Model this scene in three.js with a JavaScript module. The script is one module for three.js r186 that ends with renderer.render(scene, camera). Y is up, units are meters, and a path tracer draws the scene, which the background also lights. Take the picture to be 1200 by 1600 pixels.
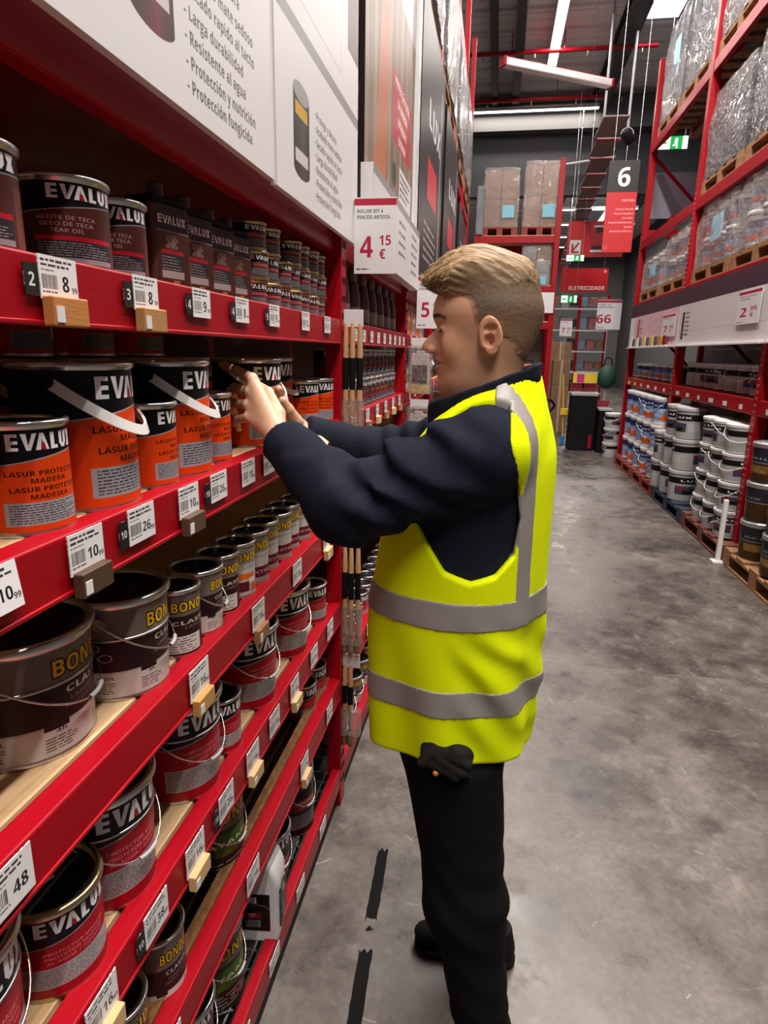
import * as THREE from 'three';
import { RoundedBoxGeometry } from 'three/addons/geometries/RoundedBoxGeometry.js';
import { mergeGeometries } from 'three/addons/utils/BufferGeometryUtils.js';
import { RectAreaLightUniformsLib } from 'three/addons/lights/RectAreaLightUniformsLib.js';
import { FontLoader } from 'three/addons/loaders/FontLoader.js';
import { TextGeometry } from 'three/addons/geometries/TextGeometry.js';

// ------------------------------------------------------------------ camera, light, exposure
const scene = new THREE.Scene();
scene.background = new THREE.Color(0x05060a);
const CAMERA_HEIGHT = 1.6, FOCAL = 988;                       // focal length in pixels of the 1200 x 1600 frame
const camera = new THREE.PerspectiveCamera(2 * Math.atan(800 / FOCAL) * 180 / Math.PI, 0.75, 0.05, 80);
{ // the aisle runs along -z; its vanishing point lies right of and above the picture's centre, the phone is held with a slight roll
  const d = new THREE.Vector3(776 - 600, 800 - 552.6, -FOCAL).normalize();
  const u0 = new THREE.Vector3(0, -d.z, d.y).normalize();
  const r = 1.07 * Math.PI / 180;
  const u = u0.clone().multiplyScalar(Math.cos(r)).addScaledVector(d.clone().cross(u0), Math.sin(r));
  const x = d.clone().cross(u);
  // rows of world-from-camera: world x = x . c, world y = u . c, world z = -d . c
  const m = new THREE.Matrix4().set(x.x, x.y, x.z, 0, u.x, u.y, u.z, 0, -d.x, -d.y, -d.z, 0, 0, 0, 0, 1);
  camera.quaternion.setFromRotationMatrix(m);
  camera.position.set(0, CAMERA_HEIGHT, 0);
}
const renderer = new THREE.WebGLRenderer({ antialias: true });
renderer.toneMapping = THREE.LinearToneMapping;
renderer.toneMappingExposure = 1.15;
renderer.shadowMap.enabled = true;
RectAreaLightUniformsLib.init();
const LAMP = 26;                                             // radiance of the linear luminaires
const LAMP_COLOR = 0xfff4ea;

// ------------------------------------------------------------------ helpers
const V = (x, y, z) => new THREE.Vector3(x, y, z);
let seed = 12345;
const rnd = () => { seed = (seed * 1664525 + 1013904223) >>> 0; return seed / 4294967296; };
const rr = (a, b) => a + (b - a) * rnd();
const names = new Map();
function numbered(n) { const k = names.get(n) || 0; names.set(n, k + 1); return k ? n + '_' + String(k).padStart(3, '0') : n; }
function tag(o, label, category, group) { o.userData.label = label; o.userData.category = category; if (group) o.userData.group = group; return o; }
function thing(name, label, category, pos = [0, 0, 0], ry = 0, group) {
  const g = new THREE.Group(); g.name = numbered(name); g.position.set(...pos); g.rotation.y = ry;
  tag(g, label, category, group); scene.add(g); return g;
}
function part(name, geo, mat, parent, pos, rot) {
  const m = new THREE.Mesh(Array.isArray(geo) ? merge(geo) : geo, mat); m.name = name; m.castShadow = m.receiveShadow = true;
  if (pos) m.position.set(...pos); if (rot) m.rotation.set(...rot);
  parent.add(m); return m;
}
function solo(name, geo, mat, label, category, pos, rot, group) {
  const m = part(numbered(name), geo, mat, scene, pos, rot); tag(m, label, category, group); return m;
}
function struct(name, geo, mat, pos, rot) { const m = part(name, geo, mat, scene, pos, rot); m.userData.kind = 'structure'; return m; }
function copy(src, pos, ry, label, group) {
  const r = src.clone(); r.name = numbered(src.name.replace(/_\d\d\d$/, '')); r.userData = { ...src.userData };
  if (pos) r.position.set(...pos); if (ry !== undefined) r.rotation.y = ry;
  if (label) r.userData.label = label; if (group) r.userData.group = group; scene.add(r); return r;
}
function merge(list) {
  const l = list.map(g => { let q = g.index ? g.toNonIndexed() : g; for (const k of Object.keys(q.attributes)) if (!['position', 'normal', 'uv'].includes(k)) q.deleteAttribute(k); if (!q.attributes.uv) q.setAttribute('uv', new THREE.BufferAttribute(new Float32Array(q.attributes.position.count * 2), 2)); return q; });
  return mergeGeometries(l);
}
const box = (w, h, d, x = 0, y = 0, z = 0) => new THREE.BoxGeometry(w, h, d).translate(x, y, z);
function uvBox(w, h, d, s = 1, x = 0, y = 0, z = 0) {            // box with uv in metres (times s)
  const g = new THREE.BoxGeometry(w, h, d), uv = g.attributes.uv, n = g.attributes.normal, p = g.attributes.position;
  for (let i = 0; i < uv.count; i++) {
    const ax = Math.abs(n.getX(i)), ay = Math.abs(n.getY(i));
    if (ax > .5) uv.setXY(i, (p.getZ(i) + z) * s, (p.getY(i) + y) * s); else if (ay > .5) uv.setXY(i, (p.getZ(i) + z) * s, (p.getX(i) + x) * s); else uv.setXY(i, (p.getX(i) + x) * s, (p.getY(i) + y) * s);
  }
  return g.translate(x, y, z);
}
const rbox = (w, h, d, r = .004, x = 0, y = 0, z = 0, seg = 2) => new RoundedBoxGeometry(w, h, d, seg, Math.min(r, w / 2.01, h / 2.01, d / 2.01)).translate(x, y, z);
function lathe(pts, seg = 32) { return new THREE.LatheGeometry(pts.map(p => new THREE.Vector2(p[0], p[1])), seg); }
function tube(pts, r, seg = 24, rs = 6, closed = false) { return new THREE.TubeGeometry(new THREE.CatmullRomCurve3(pts.map(p => p.isVector3 ? p : V(...p)), closed, 'catmullrom', .3), seg, r, rs, closed); }
function bar(a, b, r, rs = 8, r2) {                               // round bar from a to b
  a = a.isVector3 ? a : V(...a); b = b.isVector3 ? b : V(...b); const d = b.clone().sub(a), g = new THREE.CylinderGeometry(r2 ?? r, r, d.length(), rs);
  g.applyQuaternion(new THREE.Quaternion().setFromUnitVectors(V(0, 1, 0), d.normalize())); return g.translate((a.x + b.x) / 2, (a.y + b.y) / 2, (a.z + b.z) / 2);
}
function sbar(a, b, w, h) {                                       // square bar from a to b
  a = a.isVector3 ? a : V(...a); b = b.isVector3 ? b : V(...b); const d = b.clone().sub(a), g = new THREE.BoxGeometry(w, d.length(), h);
  g.applyQuaternion(new THREE.Quaternion().setFromUnitVectors(V(0, 1, 0), d.normalize())); return g.translate((a.x + b.x) / 2, (a.y + b.y) / 2, (a.z + b.z) / 2);
}
const RGB = (r, g, b) => new THREE.Color().setRGB(r, g, b);
const mat = (color, roughness = .6, extra = {}) => new THREE.MeshStandardMaterial({ color, roughness, ...extra });
const phys = (color, roughness, extra = {}) => new THREE.MeshPhysicalMaterial({ color, roughness, ...extra });
function canvasTex(w, h, draw, srgb = true) {
  const c = document.createElement('canvas'); c.width = w; c.height = h; const g = c.getContext('2d'); draw(g, w, h);
  const t = new THREE.CanvasTexture(c); if (srgb) t.colorSpace = THREE.SRGBColorSpace; t.wrapS = t.wrapT = THREE.RepeatWrapping; t.anisotropy = 8; return t;
}
// periodic value noise
function makeNoise(n, s) { let k = s; const q = () => { k = (k * 1664525 + 1013904223) >>> 0; return k / 4294967296; }; const t = new Float32Array(n * n).map(q);
  return (x, y) => { const xi = Math.floor(x), yi = Math.floor(y); let fx = x - xi, fy = y - yi; fx = fx * fx * (3 - 2 * fx); fy = fy * fy * (3 - 2 * fy);
    const a = ((xi % n) + n) % n, b = (a + 1) % n, c = (((yi % n) + n) % n) * n, d = ((((yi + 1) % n) + n) % n) * n;
    return (t[a + c] * (1 - fx) + t[b + c] * fx) * (1 - fy) + (t[a + d] * (1 - fx) + t[b + d] * fx) * fy; }; }
function dataTex(n, fn, srgb = true) {
  const d = new Uint8Array(n * n * 4);
  for (let j = 0; j < n; j++) for (let i = 0; i < n; i++) { const c = fn(i / n, j / n), o = (j * n + i) * 4; for (let k = 0; k < 3; k++) d[o + k] = Math.max(0, Math.min(255, (Array.isArray(c) ? c[k] : c))); d[o + 3] = 255; }
  const t = new THREE.DataTexture(d, n, n); t.wrapS = t.wrapT = THREE.RepeatWrapping; t.magFilter = THREE.LinearFilter; t.minFilter = THREE.LinearMipmapLinearFilter; t.generateMipmaps = true; if (srgb) t.colorSpace = THREE.SRGBColorSpace; t.needsUpdate = true; return t;
}
const sm = (a, b, x) => { x = Math.min(1, Math.max(0, (x - a) / (b - a))); return x * x * (3 - 2 * x); };
const mix = (a, b, t) => a + (b - a) * t;
// solid 3D noise
const h3 = (x, y, z) => { let n = Math.imul(x, 374761393) + Math.imul(y, 668265263) + Math.imul(z, 2147483647 - 1274126177); n = Math.imul(n ^ (n >>> 13), 1274126177); return ((n ^ (n >>> 16)) >>> 0) / 4294967296; };
function noise3(x, y, z) { const i = Math.floor(x), j = Math.floor(y), k = Math.floor(z); let a = x - i, b = y - j, c = z - k; a = a * a * (3 - 2 * a); b = b * b * (3 - 2 * b); c = c * c * (3 - 2 * c);
  const l = (p, q, t) => p + (q - p) * t;
  return l(l(l(h3(i, j, k), h3(i + 1, j, k), a), l(h3(i, j + 1, k), h3(i + 1, j + 1, k), a), b), l(l(h3(i, j, k + 1), h3(i + 1, j, k + 1), a), l(h3(i, j + 1, k + 1), h3(i + 1, j + 1, k + 1), a), b), c) * 2 - 1; }
// naive surface nets over a signed distance function; normals follow the field
function surfaceNets(f, lo, hi, cell, colorFn) {
  const nx = Math.ceil((hi[0] - lo[0]) / cell) + 1, ny = Math.ceil((hi[1] - lo[1]) / cell) + 1, nz = Math.ceil((hi[2] - lo[2]) / cell) + 1;
  const F = new Float32Array(nx * ny * nz), I = (i, j, k) => i + nx * (j + ny * k);
  for (let k = 0; k < nz; k++) for (let j = 0; j < ny; j++) for (let i = 0; i < nx; i++) F[I(i, j, k)] = f(lo[0] + i * cell, lo[1] + j * cell, lo[2] + k * cell);
  const idx = new Int32Array(nx * ny * nz).fill(-1), P = [], T = [];
  const co = [[0, 0, 0], [1, 0, 0], [0, 1, 0], [1, 1, 0], [0, 0, 1], [1, 0, 1], [0, 1, 1], [1, 1, 1]], ed = [[0, 1], [2, 3], [4, 5], [6, 7], [0, 2], [1, 3], [4, 6], [5, 7], [0, 4], [1, 5], [2, 6], [3, 7]];
  for (let k = 0; k < nz - 1; k++) for (let j = 0; j < ny - 1; j++) for (let i = 0; i < nx - 1; i++) {
    const v = co.map(c => F[I(i + c[0], j + c[1], k + c[2])]); let m = 0; for (let q = 0; q < 8; q++) if (v[q] < 0) m |= 1 << q; if (m === 0 || m === 255) continue;
    let sx = 0, sy = 0, sz = 0, n = 0;
    for (const [a, b] of ed) if ((v[a] < 0) !== (v[b] < 0)) { const t = v[a] / (v[a] - v[b]), A = co[a], B = co[b]; sx += A[0] + t * (B[0] - A[0]); sy += A[1] + t * (B[1] - A[1]); sz += A[2] + t * (B[2] - A[2]); n++; }
    idx[I(i, j, k)] = P.length / 3; P.push(lo[0] + (i + sx / n) * cell, lo[1] + (j + sy / n) * cell, lo[2] + (k + sz / n) * cell);
  }
  const quad = (a, b, c, d, s) => { if (a < 0 || b < 0 || c < 0 || d < 0) return; if (s) T.push(a, b, c, a, c, d); else T.push(a, c, b, a, d, c); };
  for (let k = 1; k < nz - 1; k++) for (let j = 1; j < ny - 1; j++) for (let i = 1; i < nx - 1; i++) {
    const a = F[I(i, j, k)] < 0;
    if (a !== (F[I(i + 1, j, k)] < 0)) quad(idx[I(i, j - 1, k - 1)], idx[I(i, j, k - 1)], idx[I(i, j, k)], idx[I(i, j - 1, k)], a);
    if (a !== (F[I(i, j + 1, k)] < 0)) quad(idx[I(i - 1, j, k - 1)], idx[I(i - 1, j, k)], idx[I(i, j, k)], idx[I(i, j, k - 1)], a);
    if (a !== (F[I(i, j, k + 1)] < 0)) quad(idx[I(i - 1, j - 1, k)], idx[I(i, j - 1, k)], idx[I(i, j, k)], idx[I(i - 1, j, k)], a);
  }
  const N = new Float32Array(P.length), e = cell * .5, C = colorFn ? new Float32Array(P.length) : null;
  for (let i = 0; i < P.length; i += 3) {
    const x = P[i], y = P[i + 1], z = P[i + 2]; let a = f(x + e, y, z) - f(x - e, y, z), b = f(x, y + e, z) - f(x, y - e, z), c = f(x, y, z + e) - f(x, y, z - e); const l = Math.hypot(a, b, c) || 1; N[i] = a / l; N[i + 1] = b / l; N[i + 2] = c / l;
    if (C) { const q = colorFn(x, y, z); C[i] = q[0]; C[i + 1] = q[1]; C[i + 2] = q[2]; }
  }
  const g = new THREE.BufferGeometry(); g.setAttribute('position', new THREE.Float32BufferAttribute(P, 3)); g.setAttribute('normal', new THREE.BufferAttribute(N, 3));
  const U = new Float32Array(P.length / 3 * 2); for (let i = 0; i < P.length / 3; i++) { U[2 * i] = (P[3 * i] + P[3 * i + 2]) * 6; U[2 * i + 1] = P[3 * i + 1] * 6; } g.setAttribute('uv', new THREE.BufferAttribute(U, 2));
  if (C) g.setAttribute('color', new THREE.BufferAttribute(C, 3)); g.setIndex(T); return g;
}
const smin = (a, b, k) => { const h = Math.max(k - Math.abs(a - b), 0) / k; return Math.min(a, b) - h * h * k * .25; };
const smax = (a, b, k) => -smin(-a, -b, k);
function capsule(p, a, b, ra, rb) { // tapered capsule distance
  const bx = b[0] - a[0], by = b[1] - a[1], bz = b[2] - a[2], px = p[0] - a[0], py = p[1] - a[1], pz = p[2] - a[2];
  let t = (px * bx + py * by + pz * bz) / (bx * bx + by * by + bz * bz); t = t < 0 ? 0 : t > 1 ? 1 : t;
  return Math.hypot(px - bx * t, py - by * t, pz - bz * t) - (ra + (rb - ra) * t);
}
function ellipsoid(p, c, r) { const x = (p[0] - c[0]) / r[0], y = (p[1] - c[1]) / r[1], z = (p[2] - c[2]) / r[2], k = Math.hypot(x, y, z); return (k - 1) * Math.min(r[0], r[1], r[2]); }
// ------------------------------------------------------------------ materials
const nA = makeNoise(64, 7), nB = makeNoise(128, 91), nC = makeNoise(256, 333);
const fbm = (x, y, s) => nA(x * s, y * s) * .5 + nB(x * s * 2, y * s * 2) * .25 + nC(x * s * 4, y * s * 4) * .15 + nC(x * s * 8 + 9, y * s * 8) * .1;
const steelNoise = dataTex(256, (u, v) => 120 + 90 * fbm(u, v, 16), false);
const M = {};
M.red = phys(RGB(.315, .0012, .0085), .62, { roughnessMap: steelNoise, specularIntensity: .45 });
M.black = phys(RGB(.004, .004, .005), .6, { specularIntensity: .35 });
M.backPanel = mat(RGB(.22, .22, .225), .7);                     // grey galvanised rear sheet
M.white = mat(RGB(.72, .72, .73), .45);
M.whitePlastic = phys(RGB(.70, .69, .68), .35, { clearcoat: .2 });
M.greyPlastic = mat(RGB(.38, .38, .39), .4);
M.steel = mat(RGB(.62, .62, .63), .28, { metalness: 1 });
M.wire = mat(RGB(.75, .75, .76), .25, { metalness: 1 });
M.brass = mat(RGB(.55, .45, .28), .3, { metalness: 1 });
M.darkLid = phys(RGB(.005, .005, .006), .5, { specularIntensity: .4 });
M.fixture = mat(RGB(.6, .6, .6), .5);
M.lampGlow = new THREE.MeshStandardMaterial({ color: 0x000000, emissive: 0xffffff, emissiveIntensity: 3.2 });
// plywood of the shelf boards: light pine with grain along the shelf
const pine = dataTex(512, (u, v) => { const g = fbm(u * .25, v * 4, 16), k = fbm(u, v, 8), l = .5 + .5 * Math.sin((v * 14 + g * 2.5) * 6.28); const t = .55 * g + .25 * l + .2 * k; return [mix(186, 246, t), mix(148, 216, t), mix(104, 172, t)]; });
M.pine = mat(0xffffff, .55, { map: pine });
const ply = dataTex(256, (u, v) => { const g = fbm(u, v * 3, 16); const b = Math.floor(v * 12) % 2; return [mix(110, 190, g) - b * 14, mix(72, 140, g) - b * 12, mix(38, 88, g) - b * 8]; });
M.plyEdge = mat(0xffffff, .6, { map: ply });
const darkBoard = dataTex(256, (u, v) => { const g = fbm(u * .5, v * 3, 16); return [mix(30, 74, g), mix(20, 50, g), mix(15, 38, g)]; });
M.darkBoard = mat(0xffffff, .55, { map: darkBoard });
const rough = dataTex(256, (u, v) => { const g = fbm(u * .4, v * 4, 16), s = fbm(u, v, 12); const t = .6 * g + .4 * s; return [mix(92, 190, t), mix(62, 140, t), mix(38, 92, t)]; });
M.palletWood = mat(0xffffff, .8, { map: rough });
M.palletRed = mat(RGB(.22, .035, .025), .75, { bumpMap: rough, bumpScale: .002 });
M.palletBlue = mat(RGB(.012, .03, .055), .75, { bumpMap: rough, bumpScale: .002 });
M.palletBrown = mat(RGB(.15, .045, .028), .75, { bumpMap: rough, bumpScale: .002 });
const card = dataTex(256, (u, v) => { const g = fbm(u * 3, v * .5, 16), s = fbm(u, v, 8), t = .3 * g + .7 * s; return [mix(120, 168, t), mix(88, 128, t), mix(66, 100, t)]; });
M.cardboard = mat(0xffffff, .85, { map: card });
const wrinkle = dataTex(512, (u, v) => { let a = fbm(u + .2 * fbm(v, u, 8), v + .1 * fbm(u, v, 8), 10); a = 1 - Math.abs(a - .5) * 5; return 255 * Math.max(0, a); }, false);
M.film = phys(RGB(.6, .61, .64), .16, { transmission: .8, thickness: 0, ior: 1.5, bumpMap: wrinkle, bumpScale: .01, side: THREE.DoubleSide });
M.filmHeavy = phys(RGB(.42, .42, .45), .14, { transmission: .72, thickness: 0, ior: 1.5, bumpMap: wrinkle, bumpScale: .012, side: THREE.DoubleSide });
M.bag = phys(RGB(.9, .9, .9), .1, { transmission: .85, thickness: 0, ior: 1.5, bumpMap: wrinkle, bumpScale: .012, side: THREE.DoubleSide });
// worn concrete: mottled grey with darker stains, pale scuffs and small pale flecks
const scratches = []; { let k = 77; const q = () => { k = (k * 1664525 + 1013904223) >>> 0; return k / 4294967296; }; for (let i = 0; i < 260; i++) scratches.push([q(), q(), q() * 6.28, .004 + q() * q() * .03, .0004 + q() * .0008, q()]); }
const FN = 2048, scuff = new Float32Array(FN * FN);
for (const [x, y, a, l, w, s] of scratches) { const n = Math.ceil(l * FN); for (let i = 0; i < n; i++) { const t = i / FN; const cx = (x + Math.cos(a) * t + .0006 * Math.sin(i * .11)) * FN, cy = (y + Math.sin(a) * t) * FN, W = Math.max(1, w * FN * (1 - Math.abs(i / n - .5))); for (let p = -1; p <= W; p++) { const X = ((Math.round(cx + p * Math.sin(a)) % FN) + FN) % FN, Y = ((Math.round(cy - p * Math.cos(a)) % FN) + FN) % FN; scuff[Y * FN + X] = Math.max(scuff[Y * FN + X], .25 + .75 * s); } } }
const concFn = (u, v) => { const a = fbm(u, v, 8), b = fbm(u + .37, v + .11, 32), c = nC(u * 256, v * 256), d = nB(u * 1024, v * 1024); return [a, b, c, d]; };
const concrete = dataTex(FN, (u, v) => { const [a, b, c, d] = concFn(u, v); const i = Math.floor(u * FN), j = Math.floor(v * FN);
  let l = 84 + 62 * (a - .5) + 34 * (b - .5) + 14 * (c - .5) + 10 * (d - .5); const stain = sm(.6, .8, fbm(u + .7, v + .3, 16)); l -= 20 * stain; const pale = sm(.66, .76, fbm(u + .13, v + .57, 48)); l += 12 * pale;
  l += 46 * scuff[j * FN + i]; return [l * 1.03, l * .965, l * .915]; });
const concreteRough = dataTex(1024, (u, v) => { const [a, b, c, d] = concFn(u, v); return 84 + 80 * (b - .5) + 70 * (a - .5) + 40 * sm(.55, .75, fbm(u + .13, v + .57, 48)) + 16 * (d - .5); }, false);
concrete.anisotropy = 8;
M.concrete = mat(0xffffff, 1, { map: concrete, roughnessMap: concreteRough, bumpMap: concreteRough, bumpScale: .0012 });
// knitted and woven cloth
const weave = dataTex(256, (u, v) => 120 + 60 * Math.sin(u * 6.28 * 64) * Math.sin(v * 6.28 * 64) + 70 * (nB(u * 128, v * 128) - .5), false);
const fleeceTex = dataTex(256, (u, v) => 128 + 110 * (nC(u * 256, v * 256) - .5) + 60 * (nB(u * 64, v * 64) - .5), false);
// ------------------------------------------------------------------ the hall
const HALL = { x0: -9, x1: 6.2, z0: 5, z1: -36, top: 7.1 };
{
  const W = HALL.x1 - HALL.x0, D = HALL.z0 - HALL.z1, cx = (HALL.x0 + HALL.x1) / 2, cz = (HALL.z0 + HALL.z1) / 2;
  struct('floor', uvBox(W, .2, D, 1 / 3.2, cx, -.1, cz), M.concrete);
  const deck = mat(RGB(.8, .8, .81), .6), rib = mat(RGB(.72, .72, .73), .6);
  const ceil = struct('ceiling', box(W, .2, D, cx, HALL.top + .1, cz), deck);
  const ribGeo = box(W, .05, .035), seamGeo = box(W, .012, .02);
  for (let z = -7; z > -36; z -= .75) part('deck_rib', ribGeo, rib, ceil, [cx, HALL.top - .02, z]);
  for (let z = -9.2; z > -16; z -= .25) part('deck_seam', seamGeo, rib, ceil, [cx, HALL.top - .004, z]);
  let gk = 2; const girder = mat(RGB(.035, .036, .04), .5);
  const I = (w, h, l) => merge([box(w, .02, l, 0, h / 2), box(w, .02, l, 0, -h / 2), box(.02, h, l)]);
  for (const [x, w] of [[-.36, .12], [.08, .16], [1.86, .3], [-3.4, .3], [4.6, .3]]) struct('trim_' + gk++, I(w, .28, 33), girder, [x, HALL.top - .2, -14]);
  struct('wall_left', box(.2, HALL.top, D, HALL.x0 - .1, HALL.top / 2, cz), mat(RGB(.06, .06, .065), .8));
  const wr = struct('wall_right', box(.2, HALL.top, D, HALL.x1 + .1, HALL.top / 2, cz), mat(RGB(.07, .07, .075), .7));
  struct('wall_near', box(W, HALL.top, .2, cx, HALL.top / 2, HALL.z0 + .1), mat(RGB(.05, .05, .05), .8));
  struct('wall_far', box(W, HALL.top, .2, cx, HALL.top / 2, HALL.z1 - .1), mat(RGB(.16, .16, .165), .8));
  // profiled cladding of the right wall: horizontal ribs
  const cladMat = mat(RGB(.11, .11, .115), .5, { metalness: .3 });
  const rib2 = new THREE.ExtrudeGeometry(new THREE.Shape([[0, 0], [.035, .02], [.035, .07], [0, .09]].map(p => new THREE.Vector2(...p))), { depth: 17, bevelEnabled: false });
  for (let k = 0; k < 34; k++) part('cladding_rib', rib2, cladMat, wr, [HALL.x1 + .001, .6 + k * .19, -3], [0, Math.PI, 0]);
  // bulkhead that closes the hall above the cross aisle
  struct('wall_back', box(W, 2.0, .25, cx, HALL.top - 1.0, -16.2), mat(RGB(.04, .042, .047), .75));
  struct('trim_1', rbox(W, .62, .3, .01, cx, HALL.top - .44, -15.92), mat(RGB(.1, .098, .096), .7));
}
// ------------------------------------------------------------------ luminaires
function luminaire(x, y, z, len, along, label, power = 1, w = .16) {
  const t = thing('linear_lamp', label, 'lamp', [x, y, z], along ? Math.PI / 2 : 0, 'linear lamps under the ceiling');   // length runs along local x
  part('housing', rbox(len, .07, w + .03, .008, 0, .045, 0), M.fixture, t);
  part('diffuser', rbox(len - .02, .02, w, .006, 0, .004, 0), M.lampGlow, t);
  const hang = M.black;
  for (const s of [-1, 1]) if (HALL.top - y - .15 > .01) part('suspension_wire', bar([s * len * .4, .08, 0], [s * len * .4, HALL.top - y - .05, 0], .003, 6), hang, t);
  const l = new THREE.RectAreaLight(LAMP_COLOR, LAMP * power * 4, len - .02, w); l.position.set(0, -.012, 0); l.rotation.x = -Math.PI / 2; l.name = 'lamp_light'; t.add(l);
  return t;
}
{
  const nm = ['farthest', 'second farthest', 'middle', 'second nearest', 'nearest'];
  for (let i = 0; i < 5; i++) luminaire(.7, 6.86, -12.55 + i * 3.6, 3.55, true, `${nm[i]} piece of the long white light line running along above the aisle`, [.55, .6, .8, 1, 1][i]);
  luminaire(.45, 6.66, -15.56, 2.75, false, 'long white cross lamp on the pale band of the grey bulkhead', .5, .1);
  for (let i = 0; i < 3; i++) luminaire(1.5, 6.86, -5.4 + i * 3.6, 3.55, true, `${['far', 'middle', 'near'][i]} piece of the second light line along the right half of the aisle`, .9);
  for (let i = 0; i < 2; i++) luminaire(-4.2, 6.86, -4 - i * 6, 4, true, i ? 'far lamp line over the neighbouring aisle behind the paint shelves' : 'near lamp line over the neighbouring aisle behind the paint shelves', .8);
  luminaire(3.4, 6.3, -24, 9, true, 'lamp line receding in the far hall beside the aisle sign', .35);
  for (let i = 0; i < 6; i++) luminaire(2.6 + (i % 2) * .4, 6.3, -18.5 - i * 2.6, 3.4, false, `cross lamp, ${['first', 'second', 'third', 'fourth', 'fifth', 'sixth'][i]} beyond the bulkhead in the far hall`, .7, .14);
}
// ------------------------------------------------------------------ printed labels
function logo(g, x, y, w, h, col = '#e9e9ee') {                  // the sharp-cut word on the tins, drawn stroke by stroke
  const s = w / 6.0, lw = h * .235; g.save(); g.translate(x, y); g.fillStyle = col;
  const P = pts => { g.beginPath(); pts.forEach((p, i) => i ? g.lineTo(p[0], p[1]) : g.moveTo(p[0], p[1])); g.closePath(); g.fill(); };
  const c = s * .88;
  g.fillRect(0, 0, lw * .9, h); for (const k of [0, .5, 1]) g.fillRect(0, k * (h - lw * .85), c * .92, lw * .85);                                   // E
  P([[s, 0], [s + lw, 0], [s + c * .55, h * .72], [s + c - lw * .2, 0], [s + c + lw * .65, 0], [s + c * .72, h], [s + c * .38, h]]);                   // V
  const a = s * 2; P([[a - lw * .1, h], [a + c * .38, 0], [a + c * .72, 0], [a + c + lw * .3, h], [a + c - lw * .75, h], [a + c * .55, h * .3], [a + lw * .9, h]]);   // A
  g.fillStyle = '#b0122a'; P([[a + c * .42, h * .82], [a + c * .72, h * .5], [a + c * .9, h], [a + c * .6, h]]); g.fillStyle = col;
  const l = s * 3.15; g.fillRect(l, 0, lw * .9, h); g.fillRect(l, h - lw * .9, c * .75, lw * .9);                                                        // L
  const u = s * 4; g.fillRect(u, 0, lw * .9, h * .75); g.fillRect(u + c - lw * .9, 0, lw * .9, h * .75); P([[u, h * .7], [u + lw * .9, h * .7], [u + lw * 1.3, h - lw], [u + c - lw * 1.3, h - lw], [u + c - lw * .9, h * .7], [u + c, h * .7], [u + c - lw * .6, h], [u + lw * .6, h]]);   // U
  const q = s * 5; P([[q, 0], [q + lw * 1.1, 0], [q + c, h], [q + c - lw * 1.1, h]]); P([[q + c - lw * 1.1, 0], [q + c, 0], [q + lw * 1.1, h], [q, h]]);      // X
  g.restore();
}
function lines(g, x, y, w, n, step, th, col, jit = .3) { g.fillStyle = col; for (let i = 0; i < n; i++) { let p = x; const end = x + w * (1 - jit * rnd()); while (p < end) { const q = Math.min(end - p, th * rr(1.2, 5)); g.fillRect(p, y + i * step, q, th * rr(.75, 1)); p += q + th * .7; } } }
function txt(g, s, x, y, size, col, font = 'bold', align = 'center', fam = 'sans-serif') { g.fillStyle = col; g.font = `${font} ${size}px ${fam}`; g.textAlign = align; g.textBaseline = 'middle'; g.fillText(s, x, y); }
function swoosh(g, w, top, bot, body) {                               // dark head band over the coloured body with a silver S-line between
  g.fillStyle = body; g.fillRect(0, 0, w, 4096); g.beginPath(); g.moveTo(0, 0); g.lineTo(w, 0); g.lineTo(w, top); g.bezierCurveTo(w * .8, top - (bot - top) * .25, w * .72, top, w * .5, bot * .93); g.bezierCurveTo(w * .3, bot * 1.06, w * .2, bot, 0, top); g.closePath(); g.fillStyle = '#0b0c14'; g.fill(); g.strokeStyle = '#a9a9b2'; g.lineWidth = 6; g.stroke();
}
const T = {};
// each label goes once round the tin: printed front in the middle of the texture, plain sides
function evalTin(body, draw, bandTop = .3, W = 1024, Hh = 512, logoW = .28) { return canvasTex(W, Hh, (g, w, h) => {
  g.fillStyle = body; g.fillRect(0, 0, w, h);
  g.fillStyle = '#090a11'; g.fillRect(0, 0, w, h * bandTop * .86);
  g.beginPath(); g.moveTo(0, 0); g.lineTo(w, 0); g.lineTo(w, h * bandTop * 1.1); g.bezierCurveTo(w * .86, h * bandTop * .88, w * .7, h * bandTop * .72, w * .56, h * bandTop * .86); g.bezierCurveTo(w * .42, h * bandTop * 1.02, w * .3, h * bandTop * 1.3, w * .14, h * bandTop * 1.2); g.lineTo(0, h * bandTop * 1.1); g.closePath(); g.fill();
  g.strokeStyle = '#9c9ca6'; g.lineWidth = h * .012; g.beginPath(); g.moveTo(w, h * bandTop * 1.1); g.bezierCurveTo(w * .86, h * bandTop * .88, w * .7, h * bandTop * .72, w * .56, h * bandTop * .86); g.bezierCurveTo(w * .42, h * bandTop * 1.02, w * .3, h * bandTop * 1.3, w * .14, h * bandTop * 1.2); g.lineTo(0, h * bandTop * 1.1); g.stroke();
  logo(g, w * (.5 - logoW / 2), h * bandTop * .2, w * logoW, h * bandTop * .52);
  draw(g, w, h); }); }
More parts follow.
